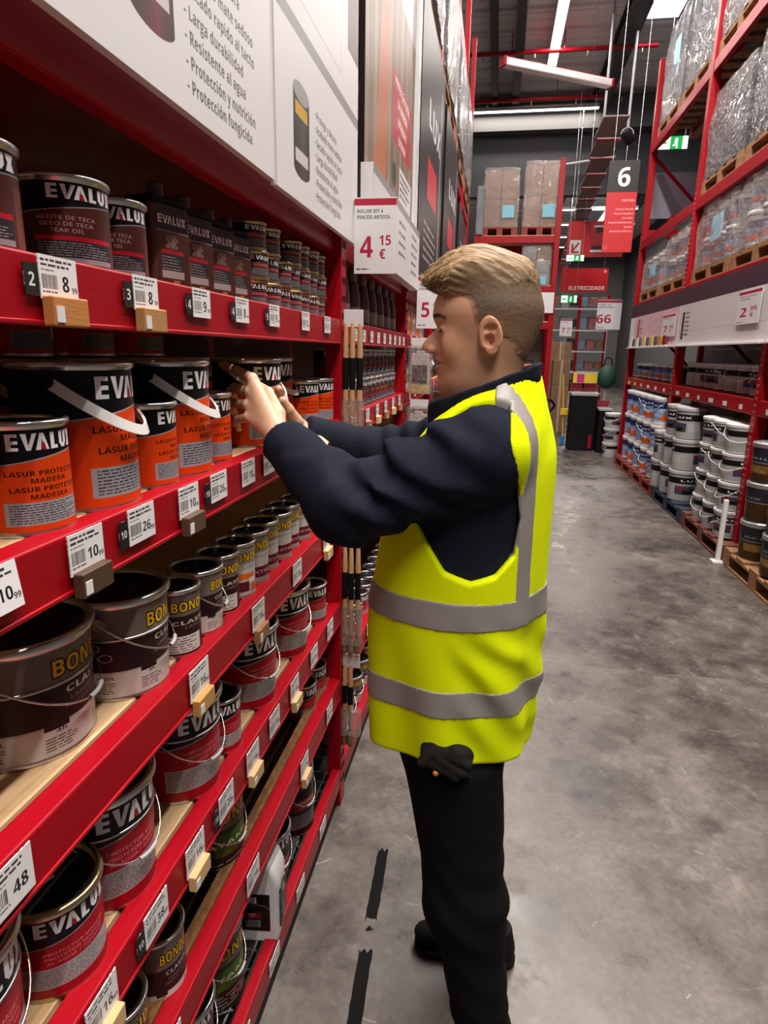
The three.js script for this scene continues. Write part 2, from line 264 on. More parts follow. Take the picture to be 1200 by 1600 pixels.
T.orange = evalTin('#d8410b', (g, w, h) => {
  for (const [s, y, z] of [['LASUR PROTECTOR', .43, 34], ['MADERA', .5, 34], ['LASUR PROTETOR', .58, 34], ['MADEIRA', .65, 34]]) txt(g, s, w * .49, h * y, z, '#2a0f08');
  g.fillStyle = '#9b9ca3'; g.fillRect(w * .33, h * .7, w * .34, h * .22); lines(g, w * .345, h * .72, w * .31, 8, h * .024, h * .012, '#3e3f47', .4);
  g.fillStyle = '#161014'; g.fillRect(w * .7, h * .72, w * .055, h * .17); g.fillStyle = '#c9975a'; g.fillRect(w * .71, h * .735, w * .035, h * .06); txt(g, 'SATIN', w * .727, h * .85, 14, '#ddd');
  lines(g, w * .02, h * .5, w * .2, 9, h * .04, h * .014, '#54200c', .3);
});
T.brown = evalTin('#4d2620', (g, w, h) => {
  g.fillStyle = '#6a3a2c'; g.fillRect(w * .62, h * .36, w * .2, h * .64); for (let i = 0; i < 14; i++) { g.fillStyle = i % 2 ? '#5a3024' : '#7c4a36'; g.fillRect(w * (.62 + .2 * i / 14), h * .36, w * .004, h * .64); }
  for (const [s, y] of [['ACEITE DE TECA', .42], ['OLEO DE TECA', .49], ['TEAK OIL', .56]]) txt(g, s, w * .42, h * y, 30, '#c9a7a0', 'normal');
  g.fillStyle = '#b0162c'; g.fillRect(w * .3, h * .62, w * .3, h * .05); g.fillStyle = '#2b2a30'; g.fillRect(w * .3, h * .67, w * .3, h * .2); lines(g, w * .31, h * .69, w * .28, 6, h * .028, h * .012, '#8d8d94', .3); g.fillStyle = '#8c8c92'; g.fillRect(w * .3, h * .86, w * .3, h * .06); g.fillStyle = '#a86f40'; g.fillRect(w * .75, h * .75, w * .05, h * .2);
});
T.small = evalTin('#3c1a1a', (g, w, h) => { g.fillStyle = '#8d1526'; g.fillRect(w * .28, h * .4, w * .44, h * .16); lines(g, w * .3, h * .43, w * .4, 2, h * .06, h * .02, '#d9b7b7', .3); g.fillStyle = '#48474c'; g.fillRect(w * .28, h * .58, w * .44, h * .34); lines(g, w * .3, h * .62, w * .4, 6, h * .05, h * .018, '#a9a9ad', .3); }, .36, 512, 256);
T.red = evalTin('#a10d1e', (g, w, h) => {
  for (const [s, y] of [['PROTECTOR MADERA', .46], ['PROTETOR MADEIRA', .52], ['AL AGUA / AQUOSO', .575]]) txt(g, s, w * .49, h * y, 24, '#d98a90', 'normal');
  g.fillStyle = '#a8a7a8'; g.fillRect(w * .3, h * .63, w * .38, h * .25); lines(g, w * .31, h * .65, w * .36, 9, h * .025, h * .011, '#55545a', .35); g.fillStyle = '#241012'; g.fillRect(w * .705, h * .62, w * .06, h * .25); g.fillStyle = '#caa06a'; g.fillRect(w * .715, h * .635, w * .04, h * .1);
}, .33);
T.canister = evalTin('#16110f', (g, w, h) => { g.fillStyle = '#7c1420'; g.fillRect(w * .25, h * .5, w * .5, h * .16); txt(g, 'ACEITE PROTECTOR', w * .5, h * .55, 26, '#d8b0a8', 'bold'); txt(g, 'OLEO PROTETOR', w * .5, h * .61, 22, '#d8b0a8', 'normal'); g.fillStyle = '#6c6c70'; g.fillRect(w * .27, h * .7, w * .46, h * .2); lines(g, w * .28, h * .72, w * .43, 6, h * .028, h * .012, '#222', .3); }, .34);
function bond(mid, top, base, draw, W = 1024, Hh = 512, word = .34) { return canvasTex(W, Hh, (g, w, h) => {
  g.fillStyle = mid; g.fillRect(0, 0, w, h); g.fillStyle = top; g.fillRect(0, 0, w, h * .36); g.fillStyle = base; g.fillRect(0, h * .7, w, h * .3);
  g.save(); g.translate(w * .5, h * .22); g.scale(word * w / 620, 1); g.lineJoin = 'round'; g.font = 'bold ' + Math.round(h * .2) + 'px sans-serif'; g.textAlign = 'center'; g.textBaseline = 'middle'; g.strokeStyle = '#1b1410'; g.lineWidth = h * .03; g.strokeText('BONDEX', 0, 0); g.fillStyle = '#e8b40c'; g.fillText('BONDEX', 0, 0); g.restore(); draw(g, w, h); }); }
T.pail = bond('#2a1518', '#75665f', '#b8b6b4', (g, w, h) => {
  txt(g, 'CLASSIC', w * .5, h * .44, 44, '#b8b0b0', 'bold'); txt(g, 'LASUR MATE', w * .5, h * .53, 26, '#8e8486', 'normal'); txt(g, 'PROTEGE Y DECORA', w * .5, h * .59, 20, '#8e8486', 'normal');
  for (const x of [.22, .255]) { g.strokeStyle = '#b7b0b0'; g.lineWidth = 4; g.beginPath(); g.arc(w * x, h * (.44 + (x - .22) * 3), h * .04, 0, 6.3); g.stroke(); }
  g.fillStyle = '#cfcdca'; g.fillRect(w * .05, h * .72, w * .9, h * .26);
  for (let i = 0; i < 6; i++) { txt(g, ['10', 'm2/L', '4h', '24h', '2', 'MATE'][i], w * (.1 + i * .15), h * .77, 24, '#3a3538'); lines(g, w * (.06 + i * .15), h * .82, w * .09, 5, h * .027, h * .012, '#55504f', .4); }
  g.fillStyle = '#2a1518'; g.fillRect(w * .36, h * .7, w * .06, h * .05);
});
T.classic = bond('#2c1416', '#6b5c56', '#2c1416', (g, w, h) => { txt(g, 'CLASSIC', w * .5, h * .47, 44, '#bdb3b2'); txt(g, 'LASUR', w * .5, h * .55, 30, '#8f8382', 'normal'); g.fillStyle = '#cac8c6'; g.fillRect(w * .28, h * .68, w * .26, h * .27); lines(g, w * .3, h * .71, w * .22, 6, h * .04, h * .018, '#54504f', .4); g.fillStyle = '#c05a1c'; g.beginPath(); g.moveTo(w * .6, h * .95); g.lineTo(w * .66, h * .6); g.lineTo(w * .7, h * .68); g.lineTo(w * .76, h * .92); g.fill(); }, 512, 512, .5);
T.silver = bond('#b9b7b5', '#8d8682', '#a9a7a5', (g, w, h) => { txt(g, 'DECORFLEX', w * .5, h * .42, 40, '#4a4446', 'normal'); g.fillStyle = '#d8661c'; g.fillRect(w * .36, h * .54, w * .2, h * .12); g.fillStyle = '#52162a'; g.fillRect(w * .28, h * .7, w * .22, h * .2); g.fillStyle = '#d9d6d2'; g.fillRect(w * .5, h * .64, w * .1, h * .1); g.fillStyle = '#1d1a1c'; g.fillRect(w * .6, h * .62, w * .12, h * .18); g.fillStyle = '#c0621f'; g.fillRect(w * .52, h * .76, w * .08, h * .16); }, 512, 512, .5);
T.plum = bond('#b3b0ae', '#7f7773', '#8e8b88', (g, w, h) => { txt(g, 'NATURA', w * .5, h * .44, 40, '#4a4446', 'normal'); g.fillStyle = '#5a1527'; g.fillRect(w * .24, h * .66, w * .5, h * .22); txt(g, 'EXTRA', w * .5, h * .77, 44, '#c9b6b8', 'normal'); g.fillStyle = '#c0521c'; g.fillRect(w * .1, h * .64, w * .12, h * .24); }, 512, 512, .5);
T.green = bond('#2b2f1c', '#6e655c', '#1d1c1a', (g, w, h) => { g.fillStyle = '#3f6a1a'; g.fillRect(w * .36, h * .42, w * .3, h * .28); g.fillStyle = '#8d2a1c'; g.fillRect(w * .2, h * .46, w * .12, h * .22); txt(g, 'TRATAMIENTO', w * .5, h * .55, 40, '#cfd3b0'); lines(g, w * .25, h * .78, w * .5, 4, h * .05, h * .02, '#9a968e', .3); }, 512, 512, .5);
// right-hand buckets
T.blueBucket = canvasTex(512, 512, (g, w, h) => { g.fillStyle = '#6f86ad'; g.fillRect(0, 0, w, h); for (let i = 0; i < 60; i++) { g.fillStyle = ['#8ea3c4', '#5c77a4', '#a7b7d0'][i % 3]; g.beginPath(); g.arc(rnd() * w, h * rr(.35, .9), rr(8, 30), 0, 7); g.fill(); } g.fillStyle = '#1b2850'; g.fillRect(0, 0, w, h * .3); txt(g, 'PLASTICA', w * .5, h * .17, 54, '#c8cfe6'); g.fillStyle = '#d2560c'; for (const x of [.12, .46, .8]) { g.beginPath(); g.moveTo(w * (x - .12), h * .85); g.lineTo(w * (x - .05), h * .55); g.lineTo(w * (x + .02), h * .68); g.lineTo(w * (x + .07), h * .5); g.lineTo(w * (x + .14), h * .86); g.fill(); } g.fillStyle = '#c9d0dd'; g.fillRect(0, h * .92, w, h * .08); });
T.greyBucket = canvasTex(512, 512, (g, w, h) => { g.fillStyle = '#9b9c9d'; g.fillRect(0, 0, w, h); g.fillStyle = '#101012'; g.fillRect(0, h * .06, w, h * .26); for (const x of [.1, .6]) { txt(g, 'LUX', w * (x + .14), h * .19, 60, '#d9d9dc'); g.fillStyle = '#3e3c52'; g.fillRect(w * (x - .02), h * .42, w * .22, h * .36); g.fillStyle = '#8d1b2c'; g.fillRect(w * x, h * .46, w * .08, h * .1); g.fillStyle = '#131315'; g.fillRect(w * (x + .06), h * .6, w * .1, h * .15); lines(g, w * (x + .22), h * .45, w * .2, 7, h * .045, h * .015, '#c9c9cb', .4); } });
T.drum = canvasTex(512, 512, (g, w, h) => { g.fillStyle = '#3a2610'; g.fillRect(0, 0, w, h); g.fillStyle = '#22232a'; g.fillRect(0, 0, w, h * .42); g.fillStyle = '#8d9098'; g.fillRect(0, h * .4, w, h * .02); txt(g, 'ACRILUX', w * .3, h * .28, 54, '#777a84'); txt(g, 'ACRILUX', w * .8, h * .28, 54, '#777a84'); for (const x of [.08, .58]) { g.fillStyle = '#6a4c22'; g.fillRect(w * x, h * .5, w * .3, h * .26); lines(g, w * (x + .02), h * .53, w * .26, 5, h * .042, h * .016, '#a98f62', .3); } });
// shelf-edge price tickets
function ticket(price, cents, n) { return canvasTex(256, 192, (g, w, h) => { g.fillStyle = '#e4e3e6'; g.fillRect(0, 0, w, h); lines(g, 14, 16, w - 40, 2, 22, 12, '#37343a', .15); lines(g, 14, 62, w * .4, 1, 12, 7, '#6c6970', .2); g.fillStyle = '#1c1a1e'; let x = 14; while (x < w * .44) { const q = 2 + rnd() * 5; g.fillRect(x, 84, q, 62); x += q + 2 + rnd() * 4; } lines(g, 14, 156, w * .42, 1, 10, 8, '#55525a', .1); txt(g, price, w * .72 - (cents ? 14 : 0), h * .62, price.length > 1 ? 76 : 96, '#17151a'); if (cents) txt(g, cents, w * .9, h * .74, 36, '#17151a'); }); }
T.tickets = [ticket('8', '99'), ticket('9', '95'), ticket('10', '99'), ticket('26', '99'), ticket('48', ''), ticket('16', '99'), ticket('38', '99')];
T.indexTag = ['2', '3', '4', '10', '9'].map(s => canvasTex(64, 96, (g, w, h) => { g.fillStyle = '#0c0c0f'; g.fillRect(0, 0, w, h); txt(g, s, w / 2, h / 2, s.length > 1 ? 40 : 58, '#d9d9d9'); }));
// boards and notices
function tinPic(g, x, y, w, h, body, top, word) { const q = w * .16; g.fillStyle = '#9a9a9e'; g.beginPath(); g.ellipse(x + w / 2, y + q, w / 2, q, 0, 0, 7); g.fill(); const lg = g.createLinearGradient(x, 0, x + w, 0); lg.addColorStop(0, top); lg.addColorStop(.6, body); lg.addColorStop(1, top); g.fillStyle = lg; g.beginPath(); g.moveTo(x, y + q); g.lineTo(x, y + h - q); g.ellipse(x + w / 2, y + h - q, w / 2, q, 0, Math.PI, 0, true); g.lineTo(x + w, y + q); g.ellipse(x + w / 2, y + q, w / 2, q, 0, 0, Math.PI); g.fill(); g.fillStyle = word === 'b' ? '#c9a012' : '#8d1020'; g.fillRect(x + w * .12, y + h * .22, w * .76, h * .14); g.fillStyle = '#c9c7c5'; g.fillRect(x + w * .1, y + h * .7, w * .8, h * .14); }
const BULLETS = ['- Protege y decora', '- Acabado mate sedoso', '- Secado rapido al tacto', '- Larga durabilidad', '- Resistente al agua', '- Protección y nutrición', '- Protección fungicida'];
T.boardA = canvasTex(1024, 1280, (g, w, h) => { g.fillStyle = '#dcdcdf'; g.fillRect(0, 0, w, h); tinPic(g, w * .415, h * .72, w * .13, h * .222, '#6a0d20', '#151114', 'r'); tinPic(g, w * .18, h * .7, w * .13, h * .275, '#2a2226', '#131114', 'r'); for (let i = 0; i < 7; i++) txt(g, BULLETS[i], w * .58, h * (.795 + i * .0285), 28, '#4d4c52', 'bold', 'left'); for (let i = 0; i < 5; i++) txt(g, BULLETS[(i + 2) % 7], w * .58, h * (.3 + i * .04), 34, '#4d4c52', 'bold', 'left'); });
T.boardB = canvasTex(1024, 1468, (g, w, h) => { g.fillStyle = '#dadadd'; g.fillRect(0, 0, w, h); g.fillStyle = '#8f8e93'; g.fillRect(0, h * .682, w, h * .026); tinPic(g, w * .153, h * .783, w * .157, h * .172, '#4a4648', '#1a181a', 'b'); for (let i = 0; i < 7; i++) txt(g, BULLETS[i], w * .37, h * (.803 + i * .0262), 33, '#4d4c52', 'bold', 'left'); g.fillStyle = '#6d5c50'; g.fillRect(w * .82, h * .3, w * .18, h * .26); g.strokeStyle = '#aaa'; g.lineWidth = 4; g.strokeRect(w * .1, h * .34, w * .62, h * .3); for (let i = 0; i < 3; i++) { g.fillStyle = '#c4c4c6'; g.beginPath(); g.arc(w * (.25 + i * .2), h * .48, 40, 0, 7); g.fill(); } });
T.poster = canvasTex(1024, 1024, (g, w, h) => { for (let i = 0; i < 16; i++) { g.fillStyle = ['#8a7461', '#7b6757', '#93806c', '#6f5d4f'][i % 4]; g.fillRect(i * w / 16, 0, w / 16 - 3, h); } g.fillStyle = '#a9a4a6'; g.fillRect(0, 0, w, h * .3);
  g.fillStyle = '#b06a48'; g.beginPath(); g.moveTo(w * .14, h * .98); g.bezierCurveTo(w * .22, h * .7, w * .22, h * .5, w * .3, h * .25); g.lineTo(w * .42, h * .25); g.bezierCurveTo(w * .4, h * .5, w * .38, h * .75, w * .34, h * .98); g.fill();
  for (let i = 0; i < 4; i++) { g.fillStyle = '#b3122c'; g.fillRect(w * .46, h * (.56 + i * .058), w * .46, h * .05); txt(g, ['PROTECÇÃO TOTAL', 'DA MADEIRA', 'INTERIOR E', 'EXTERIOR'][i], w * .69, h * (.586 + i * .058), 40, '#eee'); }
  g.fillStyle = '#18442a'; g.beginPath(); g.arc(w * .52, h * .9, 44, 0, 7); g.fill(); g.fillStyle = '#cfcfd2'; g.fillRect(w * .64, h * .84, w * .32, h * .12); lines(g, w * .66, h * .86, w * .26, 4, 24, 12, '#444', .3); });
T.header = canvasTex(1024, 256, (g, w, h) => { g.fillStyle = '#d5d5d9'; g.fillRect(0, 0, w, h); g.fillStyle = '#8b8b90'; g.fillRect(0, 0, w, 26); lines(g, w * .45, 60, w * .2, 4, 36, 14, '#6a696e', .3); lines(g, w * .76, 50, w * .2, 5, 36, 14, '#6a696e', .3); });
T.blackBoard = canvasTex(512, 1024, (g, w, h) => { g.fillStyle = '#17171a'; g.fillRect(0, 0, w, h); g.fillStyle = '#b8b8bb'; g.fillRect(w * .84, h * .1, w * .03, h * .8); g.save(); g.translate(w * .55, h * .34); txt(g, 'LUX', 0, 0, 150, '#d8d8da'); g.restore(); g.fillStyle = '#c11f2c'; g.fillRect(w * .3, h * .5, w * .4, h * .16); lines(g, w * .2, h * .76, w * .6, 5, 34, 14, '#9a9a9e', .3); });
function notice(top1, big, sup, sub) { return canvasTex(256, 384, (g, w, h) => { g.fillStyle = '#dadadd'; g.fillRect(0, 0, w, h); g.fillStyle = '#a80f38'; g.fillRect(0, 6, w, 34); txt(g, top1[0], w * .06, 68, 25, '#3b3a3f', 'bold', 'left'); txt(g, top1[1] || '', w * .06, 98, 25, '#3b3a3f', 'bold', 'left'); txt(g, big, w * .3, h * .65, 150, '#a80f38'); txt(g, sup, w * .74, h * .56, 70, '#a80f38'); txt(g, sub, w * .68, h * .74, 70, '#a80f38'); lines(g, 14, h * .93, w * .3, 1, 14, 9, '#55545a', .1); }); }
T.n415 = notice(['ROLLER SET 4', 'PINCÉIS ARTISTA'], '4', '15', '€'); T.n5 = notice(['PINCEL PLANO', 'ESMALTE'], '5', '', '€'); T.n66 = notice(['PANEL LED', 'EMPOTRABLE'], '66', '', ''); T.n2 = notice(['TINTA PLÁSTICA', 'INTERIOR'], '2', '95', '€'); T.n7 = notice(['MINI TINTA', ''], '7', '95', '€');
T.six = canvasTex(256, 768, (g, w, h) => { g.fillStyle = '#bf1420'; g.fillRect(0, 0, w, h); g.fillStyle = '#0a0a0c'; g.fillRect(0, 0, w, h * .34); txt(g, '6', w * .52, h * .18, 215, '#ececef'); const s = ['PINTURA', '', 'Pintura Parede', 'Pintura Madeira', 'Esmaltes', 'Impermeabilizantes', 'Sprays', 'Acessórios Pintura']; s.forEach((q, i) => txt(g, q, w * .94, h * (.43 + i * .048), i ? 23 : 27, '#e6c9cb', 'normal', 'right')); g.strokeStyle = '#b99'; g.lineWidth = 3; g.strokeRect(w * .06, h * .93, 26, 26); });
T.drill = canvasTex(512, 320, (g, w, h) => { g.fillStyle = '#c0121c'; g.fillRect(0, 0, w, h); g.fillStyle = '#d9d6d8'; g.fillRect(w * .05, h * .52, w * .2, h * .4); g.strokeStyle = '#b0121c'; g.lineWidth = 18; g.beginPath(); g.moveTo(w * .21, h * .6); g.lineTo(w * .1, h * .84); g.moveTo(w * .1, h * .62); g.lineTo(w * .1, h * .86); g.lineTo(w * .22, h * .86); g.stroke(); g.fillStyle = '#131315'; g.fillRect(w * .5, h * .16, w * .2, h * .16); g.fillRect(w * .62, h * .3, w * .09, h * .4); g.fillRect(w * .44, h * .68, w * .28, h * .1); g.fillStyle = '#e8e8ea'; g.fillRect(w * .46, h * .12, w * .2, h * .05); g.fillRect(w * .68, h * .34, w * .07, h * .26); g.fillRect(w * .42, h * .8, w * .3, h * .06); });
T.eletr = canvasTex(512, 256, (g, w, h) => { g.fillStyle = '#c0121c'; g.fillRect(0, 0, w, h); txt(g, 'ELETRICIDADE', w * .56, h * .84, 58, '#eee'); g.fillStyle = '#d99'; g.fillRect(w * .9, h * .08, 30, 30); });
T.exit = canvasTex(256, 128, (g, w, h) => { g.fillStyle = '#dfeee0'; g.fillRect(0, 0, w, h); g.fillStyle = '#178a3c'; g.fillRect(w * .42, 0, w * .4, h); g.fillStyle = '#eef'; g.beginPath(); g.arc(w * .62, h * .25, 14, 0, 7); g.fill(); g.fillRect(w * .56, h * .35, 26, 44); g.fillRect(w * .5, h * .66, 22, 12); g.fillRect(w * .62, h * .66, 12, 34); g.fillStyle = '#178a3c'; g.fillRect(w * .08, h * .42, w * .22, h * .16); });
const L = {}; for (const k of ['orange', 'brown', 'small', 'red', 'canister', 'pail', 'classic', 'silver', 'plum', 'green', 'blueBucket', 'greyBucket', 'drum']) L[k] = phys(0xffffff, .42, { map: T[k], specularIntensity: .5 });
const print = (t, r = .5) => mat(0xffffff, r, { map: t });
// ------------------------------------------------------------------ paint shelving on the left; its front face lies in the plane x = F
const F = -.46, SHELF = [1.69, 1.395, 1.091, .79, .51], PLINTH = .155;
const slotGeo = (h0, h1) => { const l = []; for (let y = h0; y < h1; y += .05) l.push(box(.002, .018, .008, 0, y, -.012), box(.002, .018, .008, 0, y, .012)); return merge(l); };
const slots = slotGeo(.1, 3.1);
function ribbon(P, Nn, w, t) {                                        // flat strap through points P, Nn = outward normals
  const pos = [], idx = []; const n = P.length;
  for (let i = 0; i < n; i++) { const tg = P[Math.min(n - 1, i + 1)].clone().sub(P[Math.max(0, i - 1)]).normalize(), o = Nn[i].clone().normalize(), s = tg.clone().cross(o).normalize();
    for (const [a, b] of [[1, 1], [1, -1], [-1, -1], [-1, 1]]) { const q = P[i].clone().addScaledVector(o, a * t / 2).addScaledVector(s, b * w / 2); pos.push(q.x, q.y, q.z); } }
  for (let i = 0; i < n - 1; i++) for (let k = 0; k < 4; k++) { const a = i * 4 + k, b = i * 4 + (k + 1) % 4; idx.push(a, b, a + 4, b, b + 4, a + 4); }
  idx.push(0, 2, 1, 0, 3, 2); const e = (n - 1) * 4; idx.push(e, e + 1, e + 2, e, e + 2, e + 3);
  const g = new THREE.BufferGeometry(); g.setAttribute('position', new THREE.Float32BufferAttribute(pos, 3)); g.setIndex(idx); const q = g.toNonIndexed(); q.computeVertexNormals(); return q;
}
function unit(zN, zF, label, o = {}) {
  const t = thing('shelving_unit', label, 'shelving', [F, 0, (zN + zF) / 2], 0, 'bays of the paint shelving'); const len = zN - zF, hl = len / 2;
  const upr = (z) => { const u = part('upright', rbox(.05, 5.3, .062, .004, -.025, 2.65, z), M.red, t); part('slot_row', slots, M.black, u, [.001, 0, z]).userData.kind = 'stuff'; part('upright', rbox(.05, 5.3, .062, .004, -1.08, 2.65, z), M.red, t); };
  upr(-hl); if (o.first) upr(hl);
  t.userData.beams = [];
  const bl = len - .064;
  for (const [i, y] of SHELF.entries()) {
    if (o.skip && o.skip.includes(i)) { t.userData.beams.push(null); continue; }
    const b = part('shelf_beam', [rbox(.036, .07, bl, .004, -.02, y - .035, 0, 3), rbox(.012, .006, bl, .002, -.005, y - .068, 0)], M.red, t); t.userData.beams.push(b);
    const dark = i === 4;
    part('shelf_board', uvBox(.98, .018, bl, 2, -.535, y - .013 - (dark ? .03 : 0), 0), dark ? M.darkBoard : M.pine, t);
    if (dark) part('board_lip', uvBox(.022, .03, bl, 4, -.05, y - .012, 0), M.plyEdge, t);
  }
  part('top_beam', [rbox(.036, .08, bl, .004, -.04, 1.92, 0, 3), rbox(.03, .006, bl, .002, -.042, 1.882, 0)], M.red, t);
  part('top_board', box(1.0, .018, bl, -.54, 1.97, 0), M.red, t);
  part('back_panel', box(.012, 2.0, bl, -1.06, .98, 0), M.backPanel, t);
  const pl = part('plinth', [rbox(.03, .075, bl, .004, -.016, PLINTH - .038, 0, 3)], M.red, t); t.userData.beams.push(pl);
  part('kick_strip', box(.02, .08, bl, -.025, .04, 0), M.black, t);
  // wire grid deck at the foot
  const gw = []; for (let z = -hl + .05; z < hl; z += .05) gw.push(box(.96, .004, .004, -.52, PLINTH - .008, z)); for (let x = -.05; x > -1.0; x -= .055) gw.push(box(.005, .006, bl, x, PLINTH - .014, 0)); part('wire_deck', gw, M.steel, t);
  for (const y of [3.32, 4.5]) { part('pallet_beam', rbox(.045, .11, bl, .005, -.04, y - .06, 0), M.red, t); part('pallet_beam', rbox(.045, .11, bl, .005, -.6, y - .06, 0), M.red, t); }
  delete t.userData.beamsX; return t;
}
const units = [unit(-.35, -1.94, 'near red paint shelving bay in front of which the worker stands', { first: true }), unit(-1.94, -3.32, 'red shelving bay next beyond the hanging brush packs', { skip: [3] }), unit(-3.32, -4.7, 'red shelving bay behind the worker\'s face'), unit(-4.7, -6.1, 'red shelving bay second behind the worker\'s head'), unit(-6.1, -7.5, 'red shelving bay third behind the worker\'s head'), unit(-7.5, -8.9, 'last red shelving bay at the end of the left row')];
const beamsOf = units.map(u => { const b = u.userData.beams; delete u.userData.beams; return b; });
// tickets in the beam faces, some with a stained-wood sample block under them
const ticketMats = T.tickets.map(t => print(t, .45)), indexMats = T.indexTag.map(t => print(t));
const sampleMats = [RGB(.50, .20, .055), RGB(.42, .22, .08), RGB(.07, .035, .02), RGB(.09, .05, .03), RGB(.5, .26, .08), RGB(.3, .14, .06), RGB(.62, .42, .2)].map(c => mat(c, .5, { bumpMap: rough, bumpScale: .0008 }));
const sampleGeo = rbox(.014, .03, .058, .002), tinyGeo = box(.001, .016, .012);
function ticketOn(u, level, z, w, h, k, o = {}) {
  const beam = beamsOf[u][level], zc = units[u].position.z, y = (level === 5 ? PLINTH : SHELF[level]) + (o.dy || 0);
  const tk = part('price_ticket', box(.0016, h, w), ticketMats[k], beam, [.002, y - h / 2 - .001, z - zc], [0, 0, o.tilt || 0]);
  if (o.index !== undefined) part('index_tag', box(.0016, h * .72, .02), indexMats[o.index], beam, [.0014, y - h * .62, z - zc + w / 2 + .011]);
  if (o.sample !== undefined) { part('wood_sample', sampleGeo, sampleMats[o.sample], beam, [.008, y - h - .013, z - zc]); part('sample_sticker', tinyGeo, M.white, beam, [.0155, y - h - .016, z - zc + .02]); }
}
for (const [z, k, o] of [[-.635, 0, { index: 0, sample: 0 }], [-.808, 0, { index: 1, sample: 1 }], [-.972, 1, { index: 2 }], [-1.137, 0, { index: 2 }], [-1.31, 1, { index: 4 }], [-1.535, 0, {}], [-1.74, 1, {}]]) ticketOn(0, 0, z, .06, .043, k, o);
for (const [z, k, o] of [[-.495, 2, { tilt: .12 }], [-.636, 2, { sample: 2 }], [-.756, 3, { index: 3 }], [-.893, 2, { sample: 3 }], [-1.004, 3, { index: 3 }], [-1.14, 2, {}], [-1.255, 3, {}], [-1.5, 5, {}], [-1.8, 2, {}]]) ticketOn(0, 1, z, .064, .048, k, o);
for (const [z, k, o] of [[-.46, 4, {}], [-.893, 5, { sample: 4 }], [-1.168, 5, { sample: 5 }], [-1.437, 6, {}], [-1.72, 5, { sample: 6 }]]) ticketOn(0, 2, z, .068, .055, k, o);
for (const [z, k, o] of [[-.574, 5, { sample: 6 }], [-.712, 6, { index: 3 }], [-.842, 5, { sample: 6 }], [-.972, 3, { index: 3 }], [-1.11, 5, { sample: 6 }], [-1.247, 6, {}], [-1.4, 5, { sample: 6 }], [-1.58, 6, {}], [-1.76, 5, {}]]) ticketOn(0, 3, z, .066, .055, k, o);
for (const [z, k, o] of [[-.72, 5, {}], [-1.087, 5, {}], [-1.475, 6, { sample: 6 }], [-1.75, 5, {}]]) ticketOn(0, 4, z, .07, .055, k, o);
for (const z of [-1.0, -1.2, -1.42, -1.66]) ticketOn(0, 5, z, .07, .04, 5, { dy: -.014 });
for (let i = 0; i < 9; i++) ticketOn(1, 0, -2.1 - i * .14, .05, .04, i % 2, { dy: -.018 });
for (let i = 0; i < 6; i++) ticketOn(1, 1, -2.12 - i * .2, .06, .048, i % 3, { sample: i % 2 ? 5 : 6 });
for (let i = 0; i < 6; i++) ticketOn(1, 2, -2.12 - i * .2, .06, .048, i % 3, { sample: i % 2 ? 6 : 5 });
for (let i = 0; i < 5; i++) ticketOn(1, 4, -2.15 - i * .24, .06, .048, i % 3, i % 2 ? { sample: 5 } : {});
for (let u = 2; u < 5; u++) for (let i = 0; i < 5; i++) for (const l of [0, 1, 2]) ticketOn(u, l, units[u].position.z + .5 - i * .24, .06, .045, (i + l) % 4);

